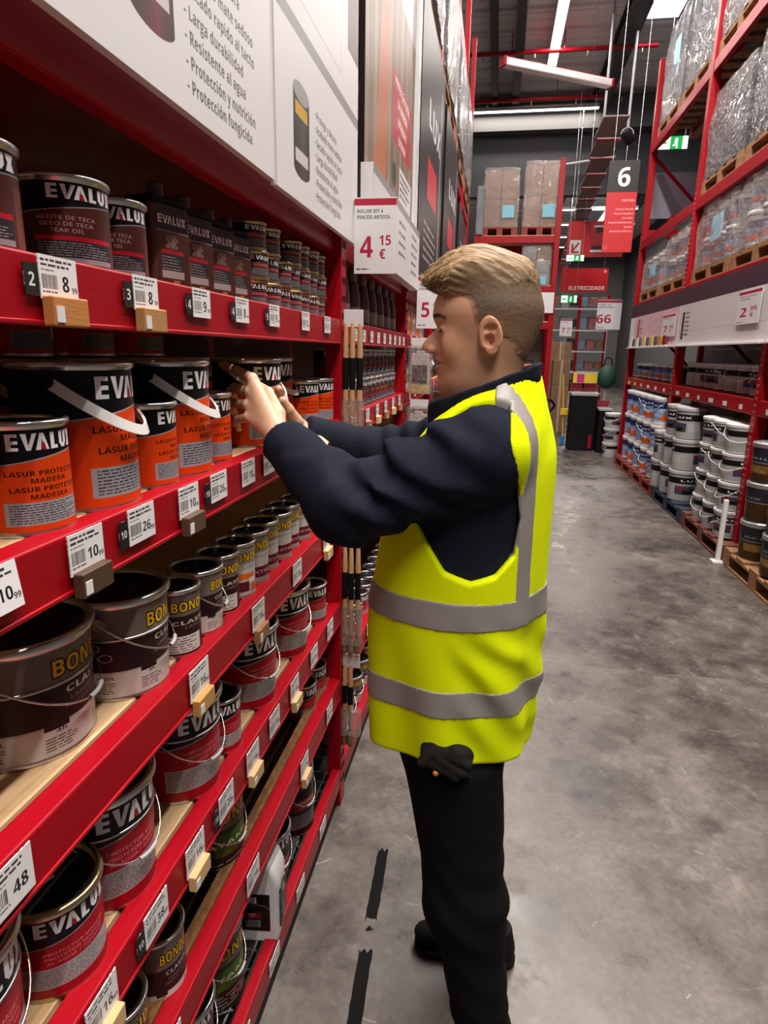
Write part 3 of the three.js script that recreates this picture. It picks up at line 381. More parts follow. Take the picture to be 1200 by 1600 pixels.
// ------------------------------------------------------------------ tins and pails
function label(r0, r1, h0, h1, m) { const g = new THREE.CylinderGeometry(r1, r0, h1 - h0, 56, 1, true).translate(0, (h0 + h1) / 2, 0); return [g, m]; }
function bailWire(R, y0, drop, rad) { const P = []; for (let i = 0; i <= 24; i++) { const a = (-1 + i / 12) * Math.PI / 2; P.push(V(R * Math.sin(a), y0 - drop * Math.cos(a), -(R * Math.cos(a)))); } return tube(P, rad, 40, 6); }
function bailStrap(R, y0, drop, w) { const P = [], Nn = []; for (let i = 0; i <= 30; i++) { const a = (-1 + i / 15) * Math.PI / 2; P.push(V(R * Math.sin(a), y0 - drop * Math.cos(a), -(R * 1.12 * Math.cos(a)))); Nn.push(V(Math.sin(a), .25 * Math.cos(a), -Math.cos(a))); } return ribbon(P, Nn, w, .0035); }
function makeTin(name, o) {                                           // printed front of the label looks along local -z
  const { r, h, m } = o, rb = o.rb ?? r, t = new THREE.Group(); t.name = name; t.userData = { category: o.category || 'paint tin' };
  const P = (n, g, mm, par = t, pos, rot) => part(n, g, mm, par, pos, rot);
  P('body', label(rb, r, .004, h - .003, 0)[0], m);
  P('base_seam', lathe([[0, .003], [rb - .004, .003], [rb - .003, 0], [rb + .0012, 0], [rb + .0018, .003], [rb + .0004, .0065]], 48), o.rimMat || M.steel);
  const rim = o.rim ?? .0035;
  P('rim', lathe([[r - .008, h - .008], [r - .007, h], [r - .004, h + rim * .6], [r + rim * .2, h + rim], [r + rim, h + rim * .4], [r + rim, h - rim * .8], [r - .0002, h - rim * 1.8]], 56), o.rimMat || M.steel);
  const lid = P('lid', lathe([[0, h - .006], [r * .62, h - .006], [r * .66, h - .0075], [r - .012, h - .0075], [r - .009, h - .002], [r - .006, h - .001]], 48), o.lidMat || M.darkLid);
  if (o.sticker) P('lid_sticker', box(.045, .001, .035, r * .2, h - .0048, r * .3), M.white, lid);
  if (o.bead) P('bead', new THREE.TorusGeometry(r - (r - rb) * o.bead, .0022, 6, 48).rotateX(Math.PI / 2).translate(0, h * (1 - o.bead), 0), o.rimMat || M.steel);
  if (o.strap) { const y0 = h * .9; const b = P('handle', bailStrap(r + .005, y0, h * .36, .014), M.whitePlastic); for (const s of [-1, 1]) P('pivot', new THREE.CylinderGeometry(.009, .009, .006, 16).rotateZ(Math.PI / 2).translate(s * (r + .004), y0, 0), M.black, b); }
  if (o.wire) { const y0 = h * .82, b = P('handle', bailWire(r + .006, y0, h * .42, .0016), M.wire); for (const s of [-1, 1]) P('ear', new THREE.CylinderGeometry(.008, .01, .006, 14).rotateZ(Math.PI / 2).translate(s * (r + .002), y0, 0), M.steel, b); P('grip', bailGrip(r + .006, y0, h * .42), o.gripMat || M.greyPlastic, b); }
  return t;
}
function bailGrip(R, y0, drop) { const P = []; for (let i = 0; i <= 6; i++) { const a = (-1 + i / 3) * .22; P.push(V(R * Math.sin(a), y0 - drop * Math.cos(a), -(R * Math.cos(a)) - .001)); } return tube(P, .0032, 10, 7); }
const K = {
  orangeBig: makeTin('wood_stain_tin', { r: .075, h: .186, m: L.orange, strap: true }),
  orangeSmall: makeTin('wood_stain_tin', { r: .05, h: .126, m: L.orange }),
  brownBig: makeTin('wood_oil_tin', { r: .052, h: .108, m: L.brown }),
  brownMid: makeTin('wood_oil_tin', { r: .045, h: .105, m: L.brown }),
  small: makeTin('small_tin', { r: .037, h: .0545, m: L.small, rim: .0025, rimMat: M.brass }),
  pailBig: makeTin('paint_pail', { r: .091, rb: .085, h: .16, m: L.pail, rim: .006, wire: true, bead: .36, category: 'paint pail' }),
  pailMid: makeTin('paint_pail', { r: .077, rb: .072, h: .155, m: L.pail, rim: .005, wire: true, bead: .36, category: 'paint pail' }),
  pailSmall: makeTin('paint_pail', { r: .049, rb: .046, h: .122, m: L.pail, rim: .003, wire: true, category: 'paint pail' }),
  classic: makeTin('varnish_tin', { r: .042, h: .12, m: L.classic, rim: .003 }),
  silver: makeTin('varnish_tin', { r: .042, h: .118, m: L.silver, rim: .003 }),
  plum: makeTin('varnish_tin', { r: .042, h: .118, m: L.plum, rim: .003 }),
  redPail: makeTin('wood_protector_pail', { r: .08, rb: .074, h: .19, m: L.red, rim: .006, wire: true, bead: .3, category: 'paint pail' }),
  redTin: makeTin('wood_protector_tin', { r: .062, h: .132, m: L.red, rim: .005, rimMat: M.brass, sticker: true }),
  redSmall: makeTin('wood_protector_tin', { r: .045, h: .12, m: L.red, rim: .003 }),
  bondTin: makeTin('varnish_tin', { r: .05, h: .14, m: L.classic, rim: .003 }),
  bondPail: makeTin('varnish_tin', { r: .05, h: .15, m: L.pail, rim: .003 }),
  greenTin: makeTin('treatment_tin', { r: .075, h: .2, m: L.green, rim: .004, wire: true }),
  canister: makeTin('oil_canister', { r: .07, h: .25, m: L.canister, rim: .004, wire: true, category: 'paint tin' }),
  darkPail: makeTin('dark_pail', { r: .07, rb: .066, h: .16, m: L.canister, rim: .006, wire: true, category: 'paint pail' }),
};
function put(k, x, y, z, face, labelText, group, jitter = 0) { const s = K[k], o = copy(s, [x, y, z], (face * Math.PI / 180) - Math.PI, labelText, group); return o; }
const nth = i => ['first', 'second', 'third', 'fourth', 'fifth', 'sixth', 'seventh', 'eighth', 'ninth', 'tenth', 'eleventh', 'twelfth', 'thirteenth', 'fourteenth', 'fifteenth'][i];
const board = i => SHELF[i] - .004;
// second shelf: orange stain tins
{
  const g = 'orange stain tins on the second shelf', y = board(1);
  put('orangeSmall', -.532, y, -.64, 74, 'short orange tin at the far left edge of the orange row', g);
  put('orangeBig', -.551, y, -.769, 106, 'tall orange tin with white handle, leftmost of the tall ones', g);
  put('orangeSmall', -.532, y, -.9, 108, 'short orange tin between the two leftmost tall orange tins', g);
  put('orangeBig', -.551, y, -1.005, 104, 'tall orange tin with white handle, second from left', g);
  put('orangeSmall', -.54, y, -1.13, 98, 'short orange tin just left of the worker\'s hand', g);
  put('orangeBig', -.547, y, -1.37, 84, 'tall orange tin right behind the worker\'s hand', g);
  put('orangeBig', -.6, y, -1.62, 88, 'tall orange tin with handle right of the worker\'s hand', g);
  put('orangeSmall', -.53, y, -1.715, 66, 'short orange tin right of the worker\'s wrist', g);
  put('orangeSmall', -.522, y, -1.85, 58, 'short orange tin beside the red upright', g);
  const bk = 'orange tins in the dark second row';
  for (const [i, z] of [-.55, -.72, -.89, -1.06, -1.24, -1.42].entries()) { put('orangeBig', -.735, y, z, 95, `${['leftmost', 'second', 'third', 'fourth', 'fifth', 'rightmost'][i]} lower tin of the dark row behind the orange tins`, bk); if (i < 5) put('orangeSmall', -.74, y + .19, z - .02, 92, `${['leftmost', 'second', 'third', 'fourth', 'rightmost'][i]} upper tin stacked in the dark row behind the orange tins`, bk); }
}
// top shelf: brown oil tins, flat cans, small stacked tins
{
  const g = 'brown oil tins on the top shelf', y = board(0) - .002;
  put('brownBig', -.542, y, -.615, 58, 'brown oil tin cut by the left picture edge on the top shelf', g);
  put('brownBig', -.542, y, -.775, 66, 'brown oil tin whose white lettering faces us, on the top shelf', g);
  put('brownMid', -.54, y, -.874, 56, 'shorter brown oil tin between the lettered tin and the flat cans', g);
  const side = phys(RGB(.105, .04, .028), .4), flat = new THREE.Group(); flat.name = 'flat_oil_can'; flat.userData = { category: 'oil can' };
  const face = canvasTex(256, 512, (q, w, h) => { q.fillStyle = '#4a241c'; q.fillRect(0, 0, w, h); q.fillStyle = '#0b0c14'; q.fillRect(0, 0, w, h * .3); q.fillStyle = '#9c9ca6'; q.fillRect(0, h * .3, w, 5); logo(q, w * .06, h * .12, w * .88, h * .1); for (let i = 0; i < 4; i++) txt(q, ['ACEITE', 'DE TECA', 'OLEO', 'DE TECA'][i], w * .45, h * (.36 + i * .04), 26, '#cbb', 'normal'); q.fillStyle = '#a8162a'; q.fillRect(w * .1, h * .52, w * .7, h * .05); q.fillStyle = '#2a292e'; q.fillRect(w * .1, h * .58, w * .7, h * .18); lines(q, w * .12, h * .6, w * .62, 6, 18, 8, '#8a8a90', .3); q.fillStyle = '#a9a9ac'; q.fillRect(w * .1, h * .77, w * .7, h * .09); q.fillStyle = '#a86f40'; q.fillRect(w * .45, h * .88, w * .2, h * .1); });
  part('body', rbox(.062, .15, .096, .01, 0, .075, 0, 3), side, flat); part('shoulder', rbox(.056, .014, .088, .005, 0, .155, 0), M.black, flat);
  part('front_label', new THREE.PlaneGeometry(.08, .142).rotateY(Math.PI / 2).translate(.0314, .076, 0), print(face, .4), flat);
  part('side_label', [box(.046, .044, .002, 0, .126, .0482), box(.046, .044, .002, 0, .126, -.0482)], M.black, flat);
  part('cap', lathe([[0, .188], [.011, .188], [.0135, .184], [.0135, .166], [.0155, .164], [.0155, .16], [0, .16]], 24), mat(RGB(.10, .065, .05), .5), flat);
  [-1.0, -1.09, -1.187, -1.27].forEach((z, i) => copy(flat, [-.54, y, z], -.25, `${['nearest', 'second', 'third', 'farthest'][i]} of the four flat brown oil cans with screw caps`, 'flat oil cans on the top shelf').scale.set(1, .87, .88));
  const col = [[-1.36, 3], [-1.44, 3], [-1.52, 2], [-1.6, 3], [-1.68, 3], [-1.76, 3], [-1.84, 3]];
  const pos = ['first', 'second', 'third', 'fourth', 'fifth', 'sixth', 'last'], tier = ['bottom', 'middle', 'top'];
  col.forEach(([z, n], i) => { for (let k = 0; k < n; k++) put('small', -.53 + .004 * ((i + k) % 2), y + k * .0572, z, 48 + ((i * 37 + k * 53) % 30), `small dark tin, ${tier[k]} of the ${pos[i]} stack beside the flat oil cans`, 'small stacked tins on the top shelf'); });
}
// third shelf: grey pails and varnish tins
{
  const g = 'pails and varnish tins on the third shelf', y = board(2);
  put('pailBig', -.598, y, -.668, 104, 'big grey and dark brown pail with yellow lettering at the left edge', g);
  put('pailMid', -.558, y, -.83, 106, 'second largest grey and brown pail with wire handle', g);
  put('classic', -.522, y, -.944, 78, 'dark varnish tin with an orange flame, right of the second pail', g);
  put('pailSmall', -.528, y, -1.036, 100, 'small grey and brown pail between two dark varnish tins', g);
  put('classic', -.527, y, -1.128, 72, 'dark varnish tin just left of the silver tin with orange print', g);
  put('silver', -.526, y, -1.214, 66, 'silver varnish tin with orange and plum squares', g);
  const n = ['first', 'second', 'third', 'fourth', 'fifth', 'sixth'];
  [-1.3, -1.385, -1.47, -1.555, -1.642, -1.729].forEach((z, i) => put('plum', -.527 - (i % 2) * .006, y, z, i % 2 ? 90 : 62, `${n[i]} silver tin with a plum band counted from the orange-print tin`, g));
  put('plum', -.53, y, -1.816, 70, 'silver tin with a plum band nearest the upright', g);
}
// fourth shelf: red protector pails
{
  const g = 'red protector pails on the fourth shelf', y = board(3);
  put('redPail', -.56, y, -.452, 80, 'red and black pail cut by the lower left picture corner', g);
  put('redTin', -.542, y, -.606, 70, 'short red tin with brass rim and white sticker on its lid', g);
  put('redPail', -.558, y, -.742, 82, 'red pail with wire handle right above the short red tin', g);
  put('redPail', -.556, y, -.985, 80, 'red pail with wire handle under the honey-coloured sample block', g);
  put('redSmall', -.53, y, -1.108, 62, 'small red tin right of the pail under the honey sample', g);
  put('redPail', -.552, y, -1.3, 76, 'red pail third from the upright on the fourth shelf', g);
  put('redPail', -.55, y, -1.56, 72, 'red pail second from the upright on the fourth shelf', g);
  put('redSmall', -.52, y, -1.77, 58, 'small red tin next to the upright on the fourth shelf', g);
}
// fifth shelf
{
  const g = 'tins on the fifth shelf', y = board(4) - .03;
  put('bondPail', -.532, y, -.815, 78, 'grey tin with yellow lettering on the dark fifth shelf', g);
  put('bondTin', -.532, y, -.69, 84, 'dark tin with yellow lettering at the bottom left of the fifth shelf', g);
  put('greenTin', -.57, y, -1.117, 84, 'large tin with green and brown label on the dark fifth shelf', g);
  put('redSmall', -.54, y, -1.72, 66, 'small red tin second from the upright on the fifth shelf', g); put('redSmall', -.54, y, -1.84, 60, 'small red tin nearest the upright on the fifth shelf', g);
}
// wire deck at the foot
{
  const g = 'goods on the wire deck', y = PLINTH - .005;
  put('greenTin', -.57, y, -1.082, 84, 'dark green-label tin with wire handle on the bottom wire deck', g);
  put('darkPail', -.567, y, -.93, 80, 'dark pail with steel rim nearest us on the bottom wire deck', g);
  put('darkPail', -.562, y, -1.42, 62, 'dark pail on the wire deck between white jug and black canister', g);
  put('canister', -.552, y, -1.63, 70, 'tall black canister with red band on the bottom wire deck', g);
  // white jug with moulded handle
  const j = thing('plastic_jug', 'white plastic jug with a dark label lying between pails on the wire deck', 'jug', [-.535, y, -1.262], .12);
  const prof = new THREE.Shape(); prof.moveTo(-.06, 0); prof.bezierCurveTo(-.066, 0, -.066, .01, -.066, .02); prof.lineTo(-.066, .15); prof.bezierCurveTo(-.066, .2, -.04, .215, -.02, .235); prof.lineTo(-.018, .25); prof.lineTo(.018, .25); prof.lineTo(.02, .235); prof.bezierCurveTo(.04, .225, .062, .2, .066, .16); prof.lineTo(.066, .02); prof.bezierCurveTo(.066, .01, .066, 0, .06, 0); prof.closePath();
  const hole = new THREE.Path(); hole.moveTo(-.046, .135); hole.lineTo(-.028, .135); hole.lineTo(-.024, .185); hole.lineTo(-.04, .178); hole.closePath(); prof.holes.push(hole);
  part('bottle', new THREE.ExtrudeGeometry(prof, { depth: .07, bevelEnabled: true, bevelSize: .01, bevelThickness: .012, bevelSegments: 4, curveSegments: 10 }).translate(0, 0, -.035), phys(RGB(.62, .62, .63), .35), j);
  part('cap', lathe([[0, .272], [.019, .272], [.021, .268], [.021, .248], [0, .248]], 24), M.greyPlastic, j); part('label', rbox(.004, .11, .066, .002, .078, .085, 0), L.canister, j); part('label', rbox(.09, .11, .003, .002, .01, .085, .0475), L.canister, j);
}
// second bay: dense rows of small dark tins
{
  const tiers = ['bottom', 'upper'];
  for (let row = 0; row < 2; row++) for (let i = 0; i < 12; i++) put('brownMid', -.53 - row * .004, board(1) + row * .109, -2.03 - i * .1, 50 + (i * 29 % 24), `dark brown tin, ${nth(i)} from the brush packs, ${tiers[row]} tier of the second bay's middle shelf`, 'tins in the second bay');
  
  for (let i = 0; i < 13; i++) put('small', -.525, board(2), -2.03 - i * .098, 52, `small dark tin, ${nth(i)} from the brush packs on the second bay's third shelf`, 'small tins on the second bay third shelf');
  for (let i = 0; i < 11; i++) put('redSmall', -.53, board(4) - .028, -2.05 - i * .112, 56, `small red tin, ${nth(i)} from the brush packs on the second bay's low shelf`, 'red tins in the second bay');
  for (let i = 0; i < 8; i++) put('pailSmall', -.53, PLINTH - .005, -2.08 - i * .15, 60, `small grey pail, ${nth(i)} from the brush packs on the second bay's wire deck`, 'small pails in the second bay');
  // tubes with dark caps on the top shelf of the second bay, standing in clear trays
  const tb = new THREE.Group(); tb.name = 'filler_tube'; tb.userData = { category: 'tube' };
  part('sleeve', lathe([[0, 0], [.026, 0], [.027, .01], [.026, .1], [.018, .15], [.012, .158]], 20), mat(RGB(.09, .035, .035), .4), tb); part('cap', lathe([[0, .2], [.012, .2], [.014, .196], [.014, .158], [0, .158]], 16), mat(RGB(.14, .12, .11), .4), tb); part('print_band', new THREE.CylinderGeometry(.0272, .0274, .05, 20, 1, true).translate(0, .045, 0), mat(RGB(.35, .34, .35), .4), tb);
  for (let i = 0; i < 15; i++) copy(tb, [-.53 - (i % 2) * .02, board(0), -2.04 - i * .085], 0, `dark filler tube, ${nth(i)} from the brush packs on the second bay's top shelf`, 'tubes on the second bay top shelf');
}
// hanging packs of brushes on the upright
{
  const wood = mat(RGB(.52, .3, .15), .5, { bumpMap: rough, bumpScale: .0006 });
  const mk = (y, n, h, label2) => { const t = thing('brush_pack', label2, 'brush pack', [F + .03, y, -1.945], 0, 'hanging brush packs');
    for (let i = 0; i < n; i++) { const x = -.022 + i * .022, z = .012 + .006 * (i % 2); const hd = part('brush_handle', lathe([[.004, 0], [.0075, h * .06], [.009, h * .3], [.0075, h * .55], [.009, h * .75], [.007, h * .95], [.004, h]], 14), wood, t, [x, 0, z]); part('ferrule', lathe([[.0092, h * .42], [.0098, h * .44], [.0098, h * .68], [.009, h * .7]], 14), M.black, hd); part('bristles', lathe([[.008, 0], [.011, -.01], [.012, -.05], [.008, -.062], [0, -.064]], 12), mat(RGB(.25, .16, .1), .8), hd); }
    part('hang_card', rbox(.06, .05, .003, .001, 0, h + .015, .004), M.white, t); part('clear_sleeve', rbox(.072, h * .42, .032, .006, 0, h * .12, .014), M.bag, t); return t; };
  mk(1.345, 3, .335, 'topmost hanging pack of wooden brushes with a white card on the upright'); mk(.66, 3, .33, 'middle hanging pack of wooden brushes on the upright below the sleeve'); mk(.305, 2, .245, 'lowest hanging pack of wooden brushes on the upright');
}
// ------------------------------------------------------------------ boards above the left shelves
function panel(name, t, z0, z1, y0, y1, x, label, thick = .012, edge = M.white) {       // faces the aisle (+x), left picture edge at z0
  const g = thing(name, label, 'sign', [x, y0, (z0 + z1) / 2]);
  part('board', box(thick, y1 - y0, z0 - z1, 0, (y1 - y0) / 2, 0), edge, g);
  part('print', new THREE.PlaneGeometry(z0 - z1, y1 - y0).rotateY(Math.PI / 2).translate(thick / 2 + .0008, (y1 - y0) / 2, 0), print(t, .4), g); return g;
}
panel('sign_board', T.boardA, -.44, -1.3, 1.92, 3.0, F + .006, 'white board with a dark red tin and text lines over the near shelves');
panel('sign_board', T.boardB, -1.306, -2.05, 1.914, 3.0, F + .008, 'white board with a small yellow-labelled tin and a grey stripe');
panel('sign_board', T.poster, -2.12, -3.24, 2.17, 3.22, F + .012, 'brown photo poster with red text strips in the second bay', .016, M.black);
panel('sign_board', T.header, -2.12, -3.34, 1.9, 2.168, F + .03, 'white header strip under the brown photo poster', .04);
panel('sign_board', T.header, -3.245, -3.34, 2.172, 3.22, F + .02, 'narrow white strip right of the brown photo poster', .03);
panel('sign_board', T.blackBoard, -3.42, -4.66, 1.98, 3.3, F + .02, 'nearest black board with white lettering and a red block', .02, M.black);
panel('sign_board', T.blackBoard, -4.74, -6.06, 1.98, 3.2, F + .03, 'middle black board of the three behind the worker\'s head', .02, M.black);
panel('sign_board', T.blackBoard, -6.16, -7.44, 2.0, 2.9, F + .045, 'farthest black board of the three behind the worker\'s head', .02, M.black);
function flag(t, x0, x1, y0, y1, z, label) { const w = x1 - x0, h = y1 - y0, g = thing('price_notice', label, 'price notice', [(x0 + x1) / 2, y0, z], 0, 'red-headed price notices'); part('card', box(w, h, .004, 0, h / 2, 0), M.white, g); part('print', new THREE.PlaneGeometry(w, h).translate(0, h / 2, .0028), print(t, .45), g); part('clip', box(.02, .03, .008, -w / 2 + .004, h - .02, -.003), M.greyPlastic, g); return g; }
flag(T.n415, F + .018, F + .145, 1.828, 2.04, -2.0, 'price notice reading 4,15 euro sticking out beside the white board');
flag(T.n5, F + .04, F + .19, 1.72, 1.98, -3.4, 'price notice reading 5 euro just left of the worker\'s forehead');
// ------------------------------------------------------------------ pallets of wrapped goods
function pallet(name, label, pos, ry, wood, sz = [.8, 1.2], group = 'pallets') {
  const [w, d] = sz, t = thing(name, label, 'pallet', pos, ry, group);
  for (let i = 0; i < 5; i++) part('top_board', uvBox(w, .02, d * .12, 3, 0, .134, -d / 2 + d * .06 + i * d * .22), wood, t);
  for (const x of [-1, 0, 1]) { part('stringer', uvBox(.1, .02, d, 3, x * (w / 2 - .05), .114, 0), wood, t); for (const z of [-1, 0, 1]) part('block', uvBox(.1, .084, .12, 3, x * (w / 2 - .05), .062, z * (d / 2 - .06)), wood, t); part('skid', uvBox(.1, .02, d, 3, x * (w / 2 - .05), .01, 0), wood, t); }
  return t;
}
function filmBox(w, h, d, amp, seedv) {                                 // crumpled stretch film hugging a stack
  const g = new THREE.BoxGeometry(w, h, d, 14, 14, 14), p = g.attributes.position, uv = g.attributes.uv;
  for (let i = 0; i < p.count; i++) { let x = p.getX(i), y = p.getY(i), z = p.getZ(i); const n = noise3(x * 7 + seedv, y * 9, z * 7) * amp + noise3(x * 19 + seedv, y * 15 + 4, z * 19) * amp * .5, q = 1 - .05 * sm(.2, .5, Math.abs(y / h)) * (y > 0 ? 1 : .2); const l = Math.hypot(x, z) || 1; x = x * q + x / l * n; z = z * q + z / l * n; y += noise3(x * 11 + seedv, 3, z * 11) * amp * .7 * (y > 0 ? 1 : 0); p.setXYZ(i, x, y, z); uv.setXY(i, (x + z) * 2.2, y * 2.2); }
  g.computeVertexNormals(); return g;
}
const boxMats = [M.cardboard, mat(RGB(.26, .26, .27), .6), mat(RGB(.02, .02, .022), .5), mat(RGB(.2, .28, .36), .6), mat(RGB(.36, .13, .12), .6)];
function wrapped(label, pos, ry, size, kind, sheet, group = 'film-wrapped loads', film = M.film) {      // cartons inside crumpled film
  const [w, h, d] = size, t = thing('wrapped_load', label, 'wrapped load', pos, ry, group);
  const nx = kind.nx || 2, ny = kind.ny || 2, nz = kind.nz || 2, a = w * .94 / nx, b = h * .97 / ny, c = d * .94 / nz, geo = rbox(a - .012, b - .008, c - .012, .006);
  if (!kind.bucket) { for (let j = 0; j < ny; j++) for (let i = 0; i < nx; i++) for (let k = 0; k < nz; k++) if (i === 0 || i === nx - 1 || k === 0 || k === nz - 1 || j === ny - 1) part('carton', geo, boxMats[kind.m[(i + 2 * j + 3 * k) % kind.m.length]], t, [(-(nx - 1) / 2 + i) * a, b / 2 + j * b, (-(nz - 1) / 2 + k) * c]); }
  else { const n2 = Math.max(1, Math.round(h / .3)), hb = h / n2 - .004, rb = .145, tub = lathe([[0, 0], [rb * .88, 0], [rb * .96, hb * .86]], 24), lab = new THREE.CylinderGeometry(rb * .965, rb * .9, hb * .62, 24, 1, true).translate(0, hb * .42, 0), lid = lathe([[0, hb], [rb, hb], [rb * 1.02, hb - .03], [rb * .97, hb - .035]], 24); for (let j = 0; j < n2; j++) for (let i = 0; i < 3; i++) for (let k = 0; k < 3; k++) { if (i === 2 && j < n2 - 1) continue; const q = part('bucket', tub, M.whitePlastic, t, [-.31 + i * .305, j * (hb + .004), -.34 + k * .34]); part('bucket_label', lab, L.blueBucket, q, [0, 0, 0], [0, i + k * 2, 0]); part('bucket_lid', lid, M.whitePlastic, q); } }
  if (sheet) for (const f of sheet) part('delivery_sheet', box(...f.slice(0, 3)), f[6] || mat(RGB(.18, .42, .55), .6), t, f.slice(3, 6));
  part('stretch_film', filmBox(w + .01, h + .02, d + .01, .012, pos[0] * 3 + pos[2]), film, t).position.y = h / 2 + .012;
  return t;
}
// stored high above the left shelves
for (const [i, z] of [-2.7, -4.05, -5.45, -6.85, -8.2].entries()) { const s = ['nearest', 'second', 'third', 'fourth', 'farthest'][i]; pallet('pallet', `${s} pallet stored above the left shelving row`, [F - .31, 3.32, z], 0, M.palletWood, [.62, 1.16], 'pallets above the left row'); wrapped(`${s} film-wrapped load stored above the left shelving row`, [F - .3, 3.466, z], 0, [.62, .9 - .06 * (i % 2), 1.12], { nx: 2, ny: 3, nz: 3, m: i % 2 ? [1, 2, 3] : [1, 0, 1] }, null, 'loads above the left row', M.filmHeavy); }
// goods seen past the second upright: glove packs on a hanging strip and mixed bottles on the third bay's shelves
{
  const g = new THREE.Group(); g.name = 'glove_pack'; g.userData = { category: 'gloves' };
  const fab = mat(RGB(.62, .6, .55), .8), pts = [];
  const pal = new THREE.Shape(); pal.moveTo(-.045, 0); pal.lineTo(.045, 0); pal.lineTo(.05, .1); pal.lineTo(.07, .13); pal.lineTo(.06, .15); pal.lineTo(.04, .135); for (let i = 0; i < 4; i++) { const x = .04 - i * .022; pal.lineTo(x, .145); pal.lineTo(x - .002, .2 - Math.abs(i - 1.5) * .012); pal.lineTo(x - .018, .2 - Math.abs(i - 1.5) * .012); pal.lineTo(x - .02, .145); } pal.lineTo(-.05, .1); pal.closePath();
  part('glove', new THREE.ExtrudeGeometry(pal, { depth: .012, bevelEnabled: true, bevelSize: .003, bevelThickness: .005, bevelSegments: 2 }), fab, g, [0, .05, 0]);
  part('cuff', rbox(.1, .045, .028, .006, 0, .05, .006), mat(RGB(.65, .5, .12), .7), g); part('palm_patch', rbox(.08, .09, .006, .003, 0, .13, .021), M.black, g); part('header_card', rbox(.1, .05, .004, .002, 0, .285, .008), M.white, g); part('clear_bag', rbox(.13, .25, .036, .012, 0, .15, .008), M.bag, g);
  for (let i = 0; i < 3; i++) copy(g, [F + .075, 1.36 - i * .31, -3.36 + i * .004], -.15, `${['top', 'middle', 'bottom'][i]} hanging pack of white and yellow gloves left of the worker's chin`, 'glove packs on the hanging strip');
  const cols = [RGB(.75, .18, .01), RGB(.45, .5, .05), RGB(.5, .5, .52), RGB(.12, .1, .3), RGB(.55, .3, .3), RGB(.3, .04, .05)];
  const b = cols.map((c, i) => { const t = new THREE.Group(); t.name = 'spray_bottle'; t.userData = { category: 'bottle' }; part('bottle', lathe([[0, 0], [.03, 0], [.032, .006], [.032, .11], [.026, .135], [.012, .15]], 18), mat(i % 2 ? RGB(.5, .5, .52) : c, .4), t); part('cap', lathe([[0, .19], [.013, .19], [.015, .186], [.015, .15], [0, .15]], 14), mat(c, .4), t); part('band', new THREE.CylinderGeometry(.0325, .0325, .05, 18, 1, true).translate(0, .06, 0), mat(c.clone().multiplyScalar(.6), .5), t); return t; });
  for (let l = 0; l < 3; l++) for (let i = 0; i < 9; i++) copy(b[(i * 2 + l * 3) % 6], [-.53, board(l), -3.48 - i * .12], 0, `${['top', 'second', 'third'][l]}-shelf coloured bottle, ${nth(i)} beyond the glove packs`, 'coloured bottles in the third bay');
}
